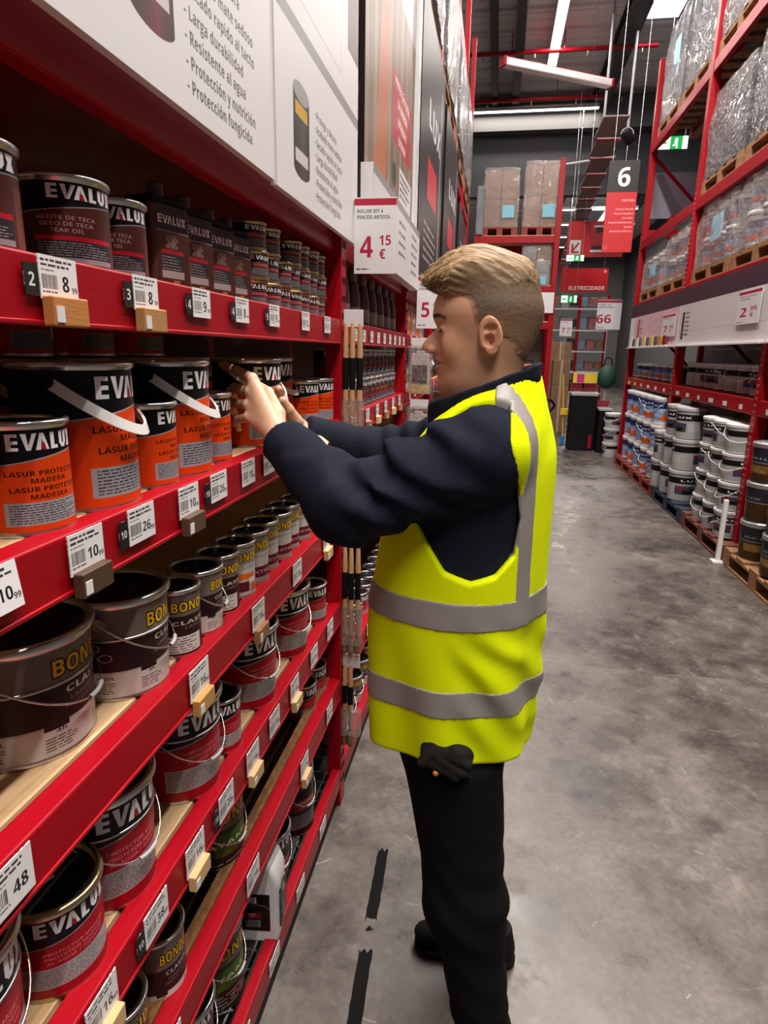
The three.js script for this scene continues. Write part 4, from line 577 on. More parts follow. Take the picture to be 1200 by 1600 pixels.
// ------------------------------------------------------------------ pallet rack on the right, front face in the plane x = R
const R = 2.0;
{
  const names2 = ['near right-hand pallet rack bay at the picture edge', 'middle right-hand pallet rack bay with the row of white-lidded pails', 'far right-hand pallet rack bay with the end frame'];
  const Z = [-2.9, -5.38, -7.85, -10.55];
  for (let b = 0; b < 3; b++) {
    const z0 = Z[b], z1 = Z[b + 1], zc = (z0 + z1) / 2, len = z0 - z1 - .1, t = thing('pallet_rack', names2[b], 'rack', [R, 0, zc], 0, 'bays of the right-hand pallet rack');
    const upr = z => { for (const x of [.045, 1.05]) { const u = part('upright', rbox(.09, 5.6, .1, .006, x, 2.8, z - zc), M.red, t); if (x < .1) part('slot_row', slots, mat(RGB(.35, .2, .2), .6), u, [-.001, .2, z - zc]).userData.kind = 'stuff'; } for (let i = 0; i < 5; i++) part('brace', sbar([.09, .3 + i * 1.05 + (i % 2 ? .9 : 0), z - zc], [1.0, .3 + i * 1.05 + (i % 2 ? 0 : .9), z - zc], .04, .03), M.red, t); for (const y of [1.25, 3.35, 4.8]) part('brace', rbox(.95, .1, .04, .004, .55, y, z - zc), M.red, t); };
    upr(z1); if (b === 0) upr(z0);
    for (const y of [1.29, 2.36, 3.24, 4.53]) { part('load_beam', rbox(.05, .12, len, .006, .03, y - .06, 0, 3), M.red, t); part('load_beam', rbox(.05, .12, len, .006, 1.06, y - .06, 0), M.red, t); }
    part('shelf_deck', uvBox(.98, .02, len, 2, .55, 1.3, 0), M.darkBoard, t);
    part('back_mesh', box(.01, 1.1, len, 1.08, 1.85, 0), M.backPanel, t); part('back_mesh', box(.01, 1.15, len, 1.08, .6, 0), M.backPanel, t);
    for (let i = 0; i < 6; i++) part('beam_ticket', box(.002, .04, .07 + .03 * (i % 3)), M.white, t, [-.001, 1.215, len * (.4 - i * .16)]);
  }
  // boards along the rack
  const plum = mat(RGB(.055, .022, .04), .5);
  const wb = canvasTex(1024, 256, (g, w, h) => { g.fillStyle = '#d2cfd0'; g.fillRect(0, 0, w, h); g.fillStyle = '#3a3136'; g.fillRect(w * .05, h * .18, w * .035, h * .66); lines(g, w * .1, h * .2, w * .07, 6, 26, 12, '#55525a', .3); g.strokeStyle = '#b4b1b3'; g.lineWidth = 3; g.beginPath(); g.moveTo(0, h * .66); g.lineTo(w, h * .62); g.stroke(); });
  const pb = canvasTex(1024, 256, (g, w, h) => { g.fillStyle = '#d8b6bf'; g.fillRect(0, 0, w, h); g.fillStyle = '#c99aa6'; for (let i = 0; i < 40; i++) g.fillRect(rnd() * w, rnd() * h, 60, 5); g.fillStyle = '#a0405a'; g.fillRect(w * .2, h * .1, w * .04, h * .75); lines(g, w * .26, h * .15, w * .06, 5, 30, 14, '#a8506a', .3); g.fillStyle = '#e4e0e2'; g.fillRect(0, 0, w * .12, h); });
  const bd = (z0, z1, t, label) => { const g = thing('rack_sign', label, 'sign', [R - .012, 1.72, (z0 + z1) / 2]); part('board', box(.012, .43, z0 - z1, 0, .215, 0), M.white, g); part('print', new THREE.PlaneGeometry(z0 - z1, .43).rotateY(-Math.PI / 2).translate(-.0068, .215, 0), print(t, .4), g); part('header', box(.014, .17, z0 - z1, 0, .518, 0), plum, g); part('ledge', box(.05, .012, z0 - z1, -.02, -.002, 0), M.white, g); };
  bd(-7.82, -10.5, pb, 'pinkish board with a dark header over the far rack shelf'); bd(-5.35, -7.8, wb, 'long white board with a dark header over the row of pails'); bd(-3.0, -5.33, wb, 'white board with a dark header cut by the right picture edge');
  const nt = (t, z0, z1, y0, y1, label) => { const g = thing('price_notice', label, 'price notice', [R - .03, y0, (z0 + z1) / 2], 0, 'red-headed price notices'); part('card', box(.004, y1 - y0, z0 - z1, 0, (y1 - y0) / 2, 0), M.white, g); part('print', new THREE.PlaneGeometry(z0 - z1, y1 - y0).rotateY(-Math.PI / 2).translate(-.0028, (y1 - y0) / 2, 0), print(t, .45), g); };
  nt(T.n2, -5.5, -5.98, 1.87, 2.13, 'price notice reading 2,95 on the white board at the right edge'); nt(T.n7, -7.9, -8.5, 1.83, 2.08, 'price notice reading 7,95 on the pinkish board');
  const chips = [RGB(.75, .74, .72), RGB(.12, .11, .11), RGB(.7, .7, .7), RGB(.15, .13, .12), RGB(.7, .5, .28), RGB(.13, .12, .12), RGB(.68, .47, .2), RGB(.14, .1, .1), RGB(.6, .3, .06), RGB(.2, .02, .03)];
  for (let i = 0; i < 10; i++) { const t = thing('colour_sample', ['white', 'first dark', 'light grey', 'second dark', 'sand', 'third dark', 'yellow', 'fourth dark', 'orange', 'dark red'][i] + ' colour sample block on the ledge under the pinkish board', 'colour sample', [R - .03, 1.727, -10.25 + i * .22], 0, 'colour samples on the ledge'); part('block', rbox(.03, .12, .17, .004, 0, .06, 0), mat(chips[i], .5), t); part('base_strip', box(.034, .012, .175, 0, .006, 0), M.white, t); }
}
// ------------------------------------------------------------------ plastic buckets
function makeBucket(name, o) {
  const { r, h } = o, t = new THREE.Group(); t.name = name; t.userData = { category: 'bucket' };
  part('tub', lathe([[0, .002], [r * .86, .002], [r * .88, .006], [r * .95, h * .86]], 40), o.tub || M.whitePlastic, t);
  part('label', new THREE.CylinderGeometry(r * .953, r * .885, h * .78, 40, 1, true).translate(0, h * .44, 0), o.label, t);
  const ld = part('lid', lathe([[0, h - .004], [r * .86, h - .004], [r * .9, h], [r * .985, h], [r, h - .006], [r, h - h * .11], [r * .975, h - h * .12]], 40), o.lid || M.whitePlastic, t); if (o.ring) part('lid_ring', new THREE.TorusGeometry(r * .93, .004, 6, 40).rotateX(Math.PI / 2).translate(0, h + .001, 0), M.steel, ld);
  if (o.handle) part('handle', bailWire(r + .005, h * .8, h * .4, .0028), o.handleMat || M.whitePlastic, t);
  return t;
}
const greyLid = mat(RGB(.42, .42, .42), .45), darkTub = mat(RGB(.03, .03, .035), .4);
const B = {
  blue: makeBucket('blue_bucket', { r: .155, h: .325, label: L.blueBucket, handle: true }), grey: makeBucket('grey_bucket', { r: .16, h: .318, label: L.greyBucket, lid: greyLid, tub: mat(RGB(.35, .35, .36), .45) }),
  white: makeBucket('white_bucket', { r: .14, h: .232, label: L.greyBucket, lid: mat(RGB(.6, .6, .6), .45), handle: true }), drum: makeBucket('metal_drum', { r: .14, h: .286, label: L.drum, lid: mat(RGB(.5, .5, .51), .35, { metalness: .8 }), tub: darkTub, ring: true }),
  shelf: makeBucket('shelf_pail', { r: .12, h: .235, label: L.greyBucket, lid: mat(RGB(.5, .5, .5), .45), handle: true }), tub: makeBucket('small_tub', { r: .1, h: .19, label: L.blueBucket }),
};
{
  const tiers = ['bottom', 'second', 'third', 'top'], ord = ['nearest', 'second', 'third', 'fourth', 'farthest'];
  const top = .1445;
  for (let i = 0; i < 5; i++) for (let k = 0; k < 3; k++) copy(B.blue, [2.06, top + k * .33, -8.2 - i * .395], 1.2 + i, `blue and orange bucket, ${['bottom', 'middle', 'top'][k]} of the ${ord[i]} blue stack on the red pallets`, 'blue buckets on the red pallets');
  for (let i = 0; i < 2; i++) for (let k = 0; k < 3; k++) copy(B.grey, [2.02, top + k * .322, -6.98 - i * .36], 1.8 + k, `grey bucket with black band, ${['bottom', 'middle', 'top'][k]} of the ${i ? 'rear' : 'front'} stack on the blue pallet`, 'grey buckets on the blue pallet');
  for (let k = 0; k < 2; k++) copy(B.grey, [2.0, top + k * .322, -7.68], 2.4 + k, `grey bucket with black band, ${k ? 'upper' : 'lower'} one beside the blue buckets`, 'grey buckets on the blue pallet');
  for (let i = 0; i < 3; i++) for (let k = 0; k < 4; k++) copy(B.white, [2.02, top + k * .2365, -5.56 - i * .3], 1 + i * .7 + k * .5, `white-lidded bucket with handle, ${tiers[k]} of the ${['nearest', 'middle', 'farthest'][i]} stack on the brown pallet`, 'white-lidded buckets on the brown pallet');
  for (let i = 0; i < 3; i++) for (let k = 0; k < (i === 2 ? 2 : 3); k++) copy(B.drum, [2.02 + (i === 1 ? .32 : 0), top + k * .2915, [-4.96, -4.8, -4.55][i]], 1.4 + i + k, `brown-label metal drum, ${['bottom', 'middle', 'top'][k]} of the ${['front far', 'rear', 'nearest'][i]} stack on the wooden pallet`, 'metal drums on the wooden pallet');
  const pl = (z, m, label) => pallet('pallet', label, [2.28, 0, z], 0, m, [.8, 1.18], 'pallets on the floor under the right rack');
  pl(-9.5, M.palletRed, 'far red pallet under the blue buckets'); pl(-8.28, M.palletRed, 'near red pallet under the blue buckets'); pl(-7.06, M.palletBlue, 'dark blue pallet under the grey buckets'); pl(-5.84, M.palletBrown, 'red-brown pallet under the white-lidded buckets'); pl(-4.62, M.palletWood, 'bare wooden pallet under the metal drums');
  const gp = thing('corner_guard', 'white corner guard standing at the end of the red-brown pallet', 'guard post', [1.85, 0, -5.235]); part('post', rbox(.035, .52, .035, .006, 0, .26, 0), M.whitePlastic, gp); part('foot', rbox(.09, .02, .09, .004, 0, .01, 0), M.whitePlastic, gp);
  for (let i = 0; i < 7; i++) copy(B.shelf, [2.16, 1.311, -5.66 - i * .3], .9 + i * .8, `white-lidded pail, ${nth(i)} from the right on the rack shelf`, 'pails on the rack shelf');
  for (let i = 0; i < 6; i++) copy(B.tub, [2.14, 1.311, -8.15 - i * .37], .7 + i, `blue and white tub, ${nth(i)} from the right on the far rack shelf`, 'tubs on the far rack shelf');
  for (let i = 0; i < 4; i++) copy(B.shelf, [2.5, 1.311, -5.8 - i * .5], i, `dim pail, ${nth(i)} from the right in the rear row of the rack shelf`, 'rear pails on the rack shelf');
  for (let k = 0; k < 3; k++) copy(B.white, [1.93, 0 + k * .237, -10.78], .3 + k, `white bucket, ${['bottom', 'middle', 'top'][k]} of the stack at the foot of the end upright`, 'white buckets at the rack end');
}
// ------------------------------------------------------------------ wrapped pallets up in the right rack
{
  const lv = [[2.36, .34, [[-5.95, .62, [1, 3, 1]], [-7.15, .58, [3, 1, 4]], [-8.5, .52, [1, 3, 4]], [-9.75, .42, [1, 4, 1]], [-4.2, .6, [3, 1]]]], [3.24, .5, [[-5.95, .92, [1, 1, 3]], [-7.2, .78, [1, 2, 1]], [-4.2, .9, [1, 3]]]], [4.53, .9, [[-5.95, 1.1, [1, 2]], [-7.2, 1.2, [1, 1, 4]], [-8.55, 1.15, [1, 2, 3]], [-9.75, 1.1, [1, 2]]]]];
  const lev = ['lowest storage level', 'middle storage level', 'highest storage level'], q = ['first', 'second', 'third', 'fourth', 'fifth'];
  const blueSheet = mat(RGB(.3, .5, .62), .6);
  lv.forEach(([y, , l], a) => l.forEach(([z, h, m], i) => {
    const nm = z === -4.2 ? 'rightmost' : q[i];
    pallet('pallet', `${nm} pallet on the ${lev[a]} of the right rack`, [R + .5, y, z], 0, M.palletWood, [.95, 1.14], 'pallets in the right rack');
    wrapped(`${nm} film-wrapped load on the ${lev[a]} of the right rack`, [R + .5, y + .147, z], 0, [.94, h, 1.1], { bucket: a === 0, nx: 2, ny: h > .7 ? 3 : 2, nz: 3, m }, (i + a) % 2 ? [[.004, h * .4, .3, -.478, h * .55, .1, a === 1 ? M.white : blueSheet]] : null, 'loads in the right rack', a === 0 ? M.bag : M.filmHeavy);
  }));
  const pan = thing('lilac_panel', 'plain lilac-grey panel seen through the end frame of the right rack', 'panel', [2.42, 3.5, -10.75]); part('sheet', rbox(.66, .62, .03, .004, 0, .4, 0), mat(RGB(.3, .3, .38), .5), pan); part('bracket', box(.05, .3, .17, 0, -.05, .1), M.red, pan);
  // hanging aisle sign
  const s6 = thing('aisle_sign', 'hanging aisle sign with a white 6 on black over a red list', 'sign', [1.5, 2.95, -9.5]);
  part('board', box(.38, 1.12, .02, 0, .56, 0), mat(RGB(.25, .01, .015), .5), s6); part('print', new THREE.PlaneGeometry(.38, 1.12).translate(0, .56, .0108), print(T.six, .45), s6); for (const x of [-.15, .15]) part('suspension_wire', bar([x, 1.12, 0], [x, HALL.top - 2.95 - .02, 0], .004, 5), M.wire, s6);
}
// ------------------------------------------------------------------ cross rack and the departments beyond
{
  const t = thing('cross_rack', 'red rack standing across the end of the left row, behind the worker\'s head', 'rack', [.26, 0, -11.9]);
  for (const [x, h] of [[-.72, 3.6], [.64, 4.75]]) for (const z of [0, -1]) part('upright', rbox(.09, h, .09, .006, x, h / 2, z), M.red, t);
  for (const y of [1.0, 2.15, 2.75, 3.56]) { part('load_beam', rbox(1.28, .12, .05, .006, -.04, y - .06, .03), M.red, t); part('load_beam', rbox(1.28, .12, .05, .006, -.04, y - .06, -1), M.red, t); part('deck', uvBox(1.28, .02, 1, 2, -.04, y + .005, -.5), M.pine, t); }
  part('back_panel', box(1.3, 3.4, .01, -.04, 1.8, -1.04), M.backPanel, t);
  const blue = mat(RGB(.2, .5, .66), .6);
  for (const [i, x] of [-.08, .6].entries()) { const nm = i ? 'right' : 'left'; pallet('pallet', `${nm} pallet of the two on top of the cross rack`, [x, 3.58, -12.4], 0, M.palletRed, [.6, .8], 'pallets on the cross rack'); wrapped(`${nm} wrapped stack of brown cartons on the cross rack`, [x, 3.726, -12.4], 0, [.6, i ? 1.02 : .93, .76], { nx: 2, ny: 2, nz: 2, m: [0, 0, 0] }, [[.2, .2, .004, .13, .25, .392, blue]], 'carton stacks on the cross rack', M.bag); }
  wrapped('small wrapped stack standing left of the carton stacks on the cross rack', [-.42, 3.58, -11.98], 0, [.12, .75, .3], { nx: 1, ny: 2, nz: 1, m: [1] }, null, 'carton stacks on the cross rack');
  wrapped('wrapped bale of clear bags under the carton stacks', [.58, 2.762, -12.15], 0, [.5, .66, .5], { nx: 2, ny: 3, nz: 2, m: [1, 1, 0] }, [[.16, .14, .004, .1, .08, .27, blue]], 'bales on the cross rack', M.bag);
  const pn = thing('price_notice', 'small white notice hanging beside the wrapped bale', 'price notice', [.8, 2.3, -11.82], 0, 'white notices at the cross rack'); part('card', rbox(.24, .34, .006, .002, 0, .17, 0), M.white, pn);
  // tool cases on the lower decks
  const org = mat(RGB(.62, .16, .015), .5), blk = M.black;
  for (let k = 0; k < 6; k++) { const q = thing('tool_case', `${['leftmost upper', 'middle upper', 'rightmost upper', 'leftmost lower', 'middle lower', 'rightmost lower'][k]} orange and black tool case on the cross rack`, 'tool case', [-.3 + (k % 3) * .45, k < 3 ? 2.166 - .0 : 1.016, -12.1], 0, 'tool cases on the cross rack'); const h = k < 3 ? .38 : .42; part('shell', rbox(.4, h * .6, .3, .02, 0, h * .3, 0), k < 3 ? org : blk, q); part('lid', rbox(.4, h * .38, .3, .02, 0, h * .8, 0), k < 3 ? blk : org, q); for (const s of [-1, 1]) part('latch', rbox(.05, .07, .02, .004, s * .11, h * .62, .155), M.white, q); part('handle', tube([[-.07, h, 0], [-.05, h + .05, 0], [.05, h + .05, 0], [.07, h, 0]], .012, 12, 6), blk, q); }
  for (let k = 0; k < 3; k++) { const q = thing('vacuum_cleaner', `${['leftmost', 'middle', 'rightmost'][k]} orange vacuum drum on the floor by the cross rack`, 'vacuum cleaner', [.0 + k * .42, 0, -11.55], 0, 'vacuum cleaners by the cross rack'); part('drum', lathe([[0, .06], [.15, .06], [.17, .1], [.17, .42], [.16, .45]], 28), org, q); part('motor_head', lathe([[.17, .44], [.18, .47], [.17, .56], [.1, .64], [0, .66]], 28), blk, q); part('hose', tube([[.1, .6, .1], [.2, .75, .15], [.1, .85, .2], [-.1, .8, .2], [-.15, .6, .18]], .02, 30, 7), blk, q); for (const a of [0, 2.1, 4.2]) part('castor', new THREE.SphereGeometry(.032, 10, 8).translate(.14 * Math.cos(a), .032, .14 * Math.sin(a)), blk, q); }
}
{
  // black display bins at the mouth of the cross aisle
  const bin = (x, z, w, h, d, label, topper) => { const t = thing('display_bin', label, 'display bin', [x, 0, z]); part('body', rbox(w, h * .82, d, .01, 0, h * .41, 0), M.black, t); part('tray_lip', rbox(w + .02, h * .04, d + .02, .004, 0, h * .84, 0), M.greyPlastic, t); part('header', rbox(w, h * .12, .02, .004, 0, h * .93, -d / 2 + .02), mat(RGB(.25, .01, .03), .5), t); part('side_stripe', box(.05, h * .2, .004, w * .34, h * .14, d / 2 + .002), M.red, t); if (topper) { part('yellow_topper', rbox(w * .95, .16, .02, .004, 0, h + .08, 0), mat(RGB(.75, .55, .03), .5), t); part('magenta_panel', box(.12, .14, .004, -w * .18, h + .08, .013), mat(RGB(.55, .02, .2), .5), t); part('topper_post', box(.03, .12, .02, 0, h * .97, -d / 2 + .035), M.black, t); } };
  bin(1.52, -11.5, .42, 1.14, .4, 'black display bin with a yellow and magenta topper', true); bin(1.86, -11.35, .2, .86, .4, 'narrow black display bin beside the right rack');
  const bag = thing('green_bag', 'dark green bag hanging above the narrow display bin', 'bag', [2.02, 1.0, -12.4]); part('sack', new THREE.SphereGeometry(.17, 20, 14).scale(1, 1.25, .7).translate(0, .22, 0), mat(RGB(.015, .07, .045), .6), bag); part('strap', tube([[-.08, .38, 0], [-.05, .55, 0], [.05, .55, 0], [.08, .38, 0]], .012, 14, 6), M.black, bag); part('stand', rbox(.05, 1.0, .05, .004, 0, -.5, -.05), M.greyPlastic, bag);
  const brm = thing('broom', 'yellow broom with a blue foot leaning at the aisle corner', 'broom', [1.28, 0, -12]); part('stick', bar([0, .16, 0], [-.06, 1.25, -.1], .014), mat(RGB(.7, .45, .03), .5), brm); part('head', rbox(.2, .12, .06, .01, .02, .6, .02), mat(RGB(.75, .5, .02), .5), brm); part('foot', rbox(.07, .17, .06, .015, 0, .085, 0), mat(RGB(.02, .2, .55), .5), brm);
  const crt = (x, z, w, h, d, n, label) => { const t = thing('carton_stack', label, 'cartons', [x, 0, z], 0, 'carton stacks in the cross aisle'); for (let i = 0; i < n; i++) part('carton', rbox(w, h / n - .006, d, .006, 0, h / n * (i + .5), 0), M.cardboard, t); part('tape', box(.05, h, .002, 0, h / 2, d / 2 + .001), mat(RGB(.5, .4, .25), .4), t); };
  crt(1.34, -14, .34, 1.5, .4, 3, 'tall stack of brown cartons beyond the cross rack'); crt(1.5, -16.3, .5, 1.9, .5, 4, 'carton stack with a white rail deep in the cross aisle');
  // rack of the electrical department
  const er = thing('far_rack', 'distant red and white rack under the electrical department sign', 'rack', [2.4, 0, -20]); for (const x of [-.9, -.1, .7]) part('upright', rbox(.08, 3.3, .08, .005, x, 1.65, 0), M.red, er); for (const y of [.5, 1.1, 1.7, 2.3, 2.9]) { part('shelf', rbox(1.7, .04, .5, .005, -.1, y, -.2), M.white, er); for (let i = 0; i < 6; i++) part('goods', rbox(.2, rr(.2, .42), .3, .01, -.78 + i * .27, y + .22, -.2), boxMats[i % 5], er); }
  const hs = (t, x, y, z, w, h, name, label, glow) => { const g = thing(name, label, 'sign', [x, y, z]); part('board', box(w, h, .03, 0, h / 2, 0), mat(RGB(.3, .01, .015), .5), g); part('print', new THREE.PlaneGeometry(w, h).translate(0, h / 2, .016), glow ? new THREE.MeshStandardMaterial({ color: 0x222222, emissive: 0xffffff, emissiveMap: t, emissiveIntensity: glow }) : print(t, .45), g); for (const s of [-1, 1]) part('suspension_wire', bar([s * w * .4, h, 0], [s * w * .4, Math.max(h + .05, HALL.top - y - .02), 0], .005, 5), M.wire, g); };
  hs(T.drill, 2.0, 3.72, -15.6, 1.2, .74, 'department_sign', 'red hanging sign with a white arrow and a drill picture'); hs(T.eletr, 2.36, 3.38, -20, 1.3, .64, 'department_sign', 'red hanging sign lettered ELETRICIDADE');
  hs(T.exit, 1.54, 3.56, -15.0, .36, .12, 'exit_sign', 'small glowing green exit sign under the drill sign', 1.6); hs(T.exit, 1.78, 2.93, -18, .4, .18, 'exit_sign', 'green exit sign below the electrical department sign', 1.0); hs(T.exit, 2.6, 4.86, -12, .46, .19, 'exit_sign', 'glowing green exit sign high behind the right rack\'s end frame', 1.6);
  const nf = (t, x, y, z, w, h, label) => { const g = thing('price_notice', label, 'price notice', [x, y, z], 0, 'red-headed price notices'); part('card', box(w, h, .006, 0, h / 2, 0), M.white, g); part('print', new THREE.PlaneGeometry(w, h).translate(0, h / 2, .004), print(t, .45), g); part('pole', bar([0, -y + .01, -.02], [0, h * .5, -.02], .01, 6), M.greyPlastic, g); };
  nf(T.n66, 2.04, 2.08, -13, .44, .54, 'price notice starting 66 in front of the far aisle'); nf(T.n7, 1.4, 1.98, -14.25, .25, .35, 'small price notice above the tall carton stack');
}
// ------------------------------------------------------------------ things under the ceiling
{
  for (const [z, x0, x1, y, lab] of [[-13.0, -.95, 2.4, 6.75, 'near red sprinkler pipe crossing under the ceiling'], [-15.1, -.9, 1.9, 6.72, 'far red sprinkler pipe in front of the bulkhead']]) { const t = thing('sprinkler_pipe', lab, 'pipe', [0, y, z], 0, 'sprinkler pipes'); part('pipe', bar([x0 - 3, 0, 0], [x1, 0, 0], .035, 10), M.red, t); for (let x = x0; x < x1; x += .9) { part('hanger', bar([x, .02, 0], [x, HALL.top - y, 0], .008, 5), M.red, t); part('sprinkler_head', lathe([[0, -.1], [.02, -.1], [.008, -.085], [.012, -.03]], 8), M.brass, t, [x + .4, 0, 0]); } }
  const lt = thing('slanting_batten', 'white batten lamp with red ends hanging askew under the ceiling', 'lamp', [.65, 5.6, -10.85], .54); part('casing', rbox(1.86, .1, .14, .02, 0, 0, 0), mat(RGB(.75, .75, .75), .4), lt); part('spine', rbox(1.84, .03, .06, .005, 0, .06, 0), M.red, lt); for (const s of [-1, 1]) { part('end_cap', rbox(.04, .12, .16, .01, s * .94, 0, 0), M.red, lt); part('suspension_wire', bar([s * .6, .07, 0], [s * .6, 1.44, 0], .003, 5), M.black, lt); }
  const ct = thing('cable_tray', 'brownish cable tray with cover plates receding toward the far hall', 'cable tray', [1.49, 4.86, -11]); const dir = V(.9, 0, -16.4); for (let i = 0; i < 16; i++) { part('cover_plate', rbox(.36, .02, .92, .004), mat(RGB(.26, .21, .2), .6), ct, [dir.x * i / 16, .06 + (i % 2) * .01, dir.z * i / 16]); part('cross_bar', box(.4, .02, .03), M.red, ct, [dir.x * (i + .5) / 16, .03, dir.z * (i + .5) / 16]); if (i % 4 === 1) part('hanger', bar([dir.x * i / 16, .07, dir.z * i / 16], [dir.x * i / 16, i < 6 ? 2.2 : 2.2, dir.z * i / 16], .003, 5), M.black, ct); }
  for (const [x, y, z, lab] of [[1.5, 5.1, -12, 'cream spotlight on a drop pipe left of the cable tray'], [1.95, 5.2, -12.4, 'dark round camera beside the cable tray']]) { const t = thing('ceiling_spot', lab, 'spotlight', [x, y, z], 0, 'fittings on drop pipes'); part('drop_pipe', bar([0, .12, 0], [0, HALL.top - y - .01, 0], .02, 8), M.greyPlastic, t); part('can', lathe([[0, -.12], [.09, -.12], [.095, -.1], [.08, .06], [.05, .1], [0, .11]], 20), x < 1.6 ? mat(RGB(.55, .52, .42), .5) : M.black, t, [0, 0, 0], [.5, 0, .7]); part('yoke', new THREE.TorusGeometry(.1, .01, 6, 20, Math.PI), M.greyPlastic, t, [0, .02, 0]); }
  const cd = thing('conduit', 'grey conduit bending across the bulkhead', 'conduit', [0, 0, -15.95]); part('pipe', tube([[1.15, 5.12, 0], [1.15, 5.6, 0], [1.18, 5.68, 0], [1.3, 5.7, 0], [2.3, 5.82, 0]], .03, 40, 7), M.greyPlastic, cd); part('bracket', box(.1, .06, .1, 1.15, 5.4, -.06), M.greyPlastic, cd);
  const frame = mat(RGB(.4, .4, .4), .5); for (const [label, px, pz, sc] of [['bright rectangular skylight between the ceiling girders', 2.3, -11.8, 1], ['bright wide skylight of the far hall behind the aisle sign', 3.3, -23.4, 1.5]]) { const sk = thing('skylight', label, 'skylight', [px, HALL.top - .08, pz]); sk.scale.set(sc, 1, sc); part('pane', box(.6, .02, 1.7), new THREE.MeshStandardMaterial({ color: 0, emissive: 0xf4f7ff, emissiveIntensity: 2.6 }), sk); for (const s of [-1, 1]) { part('frame_bar', box(.06, .05, 1.8, s * .33, 0, 0), frame, sk); part('frame_bar', box(.72, .05, .06, 0, 0, s * .88), frame, sk); } const l = new THREE.RectAreaLight(0xf4f7ff, 12, .6, 1.7); l.position.y = -.02; l.rotation.x = -Math.PI / 2; l.name = 'skylight_light'; sk.add(l); }
}
// black tape on the floor
{
  const tape = phys(RGB(.006, .006, .007), .8, { specularIntensity: .25 }), mk = (pts, label) => { const s = new THREE.Shape(pts.map(p => new THREE.Vector2(p[0], -p[1]))); const g = new THREE.ExtrudeGeometry(s, { depth: .0008, bevelEnabled: false }).rotateX(-Math.PI / 2); solo('floor_tape', g, tape, label, 'floor tape', [0, .0003, 0], undefined, 'tape dashes on the floor'); };
  const strip = (x0, z0, x1, z1, w) => { const P = [], n = 14; for (let i = 0; i <= n; i++) { const t = i / n; P.push([mix(x0, x1, t) - w / 2 + rr(-.0012, .0012), mix(z0, z1, t) + (i === 0 || i === n ? rr(-.006, .006) : 0)]); } for (let i = 0; i < 4; i++) P.push([x1 - w / 2 + w * (i + .5) / 4, z1 + rr(-.012, .012)]); for (let i = n; i >= 0; i--) { const t = i / n; P.push([mix(x0, x1, t) + w / 2 + rr(-.0012, .0012), mix(z0, z1, t)]); } for (let i = 3; i >= 0; i--) P.push([x0 - w / 2 + w * (i + .5) / 4, z0 + rr(-.012, .012)]); return P; };
  mk(strip(-.257, -1.37, -.238, -1.0, .036), 'black tape dash running out of the bottom of the picture'); mk(strip(-.272, -1.735, -.262, -1.46, .034), 'black tape dash left of the worker\'s legs');
  mk(strip(-.262, -1.44, -.26, -1.425, .02), 'small torn scrap of black tape between the two dashes');
}
// ------------------------------------------------------------------ the worker
const PZ = -1.27;
function curve(tab) { return y => { if (y <= tab[0][0]) return tab[0].slice(1); for (let i = 1; i < tab.length; i++) if (y <= tab[i][0]) { const a = tab[i - 1], b = tab[i], t = (y - a[0]) / (b[0] - a[0]); return a.slice(1).map((v, k) => v + (b[k + 1] - v) * t); } return tab[tab.length - 1].slice(1); }; }
function smoothCurve(tab) { return y => { // Catmull-Rom through the table
  const n = tab.length; if (y <= tab[0][0]) return tab[0].slice(1); if (y >= tab[n - 1][0]) return tab[n - 1].slice(1); let i = 1; while (tab[i][0] < y) i++;
  const p1 = tab[i - 1], p2 = tab[i], p0 = tab[Math.max(0, i - 2)], p3 = tab[Math.min(n - 1, i + 1)], h = p2[0] - p1[0], t = (y - p1[0]) / h;
  return p1.slice(1).map((_, k) => { const a = p1[k + 1], b = p2[k + 1], m1 = i > 1 ? (b - p0[k + 1]) / (p2[0] - p0[0]) * h : (b - a), m2 = i < n - 1 ? (p3[k + 1] - a) / (p3[0] - p1[0]) * h : (b - a), t2 = t * t, t3 = t2 * t; return (2 * t3 - 3 * t2 + 1) * a + (t3 - 2 * t2 + t) * m1 + (-2 * t3 + 3 * t2) * b + (t3 - t2) * m2; }); }; }
const TH = 20 * Math.PI / 180, fx = -Math.cos(TH), fz = -Math.sin(TH), lx = -Math.sin(TH), lz = Math.cos(TH);
const uv2 = (x, z, cx) => [(x - cx) * fx + (z - PZ) * fz, (x - cx) * lx + (z - PZ) * lz];
function trunk(prof, n = 2.3) { return (x, y, z) => { const [cx, a, b] = prof(y), [u, v] = uv2(x, z, cx); const k = Math.pow(Math.pow(Math.abs(u / a), n) + Math.pow(Math.abs(v / b), n), 1 / n); return (k - 1) * Math.min(a, b) * .9; }; }
const person = thing('person', 'worker in a yellow high-visibility vest, navy fleece and black trousers reaching to the tins', 'person', [0, 0, PZ]);
const local = g => g.translate(0, 0, -PZ);
// joints
const J = { shL: [-.025, 1.425, -1.115], elL: [-.24, 1.338, -1.05], wrL: [-.393, 1.433, -1.15], shR: [.0, 1.42, -1.425], elR: [-.262, 1.362, -1.465], wrR: [-.404, 1.42, -1.33], hipL: [-.035, .86, -1.185], knL: [.004, .45, -1.14], anL: [.078, .09, -1.105], hipR: [-.035, .86, -1.35], knR: [-.045, .46, -1.395], anR: [.075, .1, -1.41] };
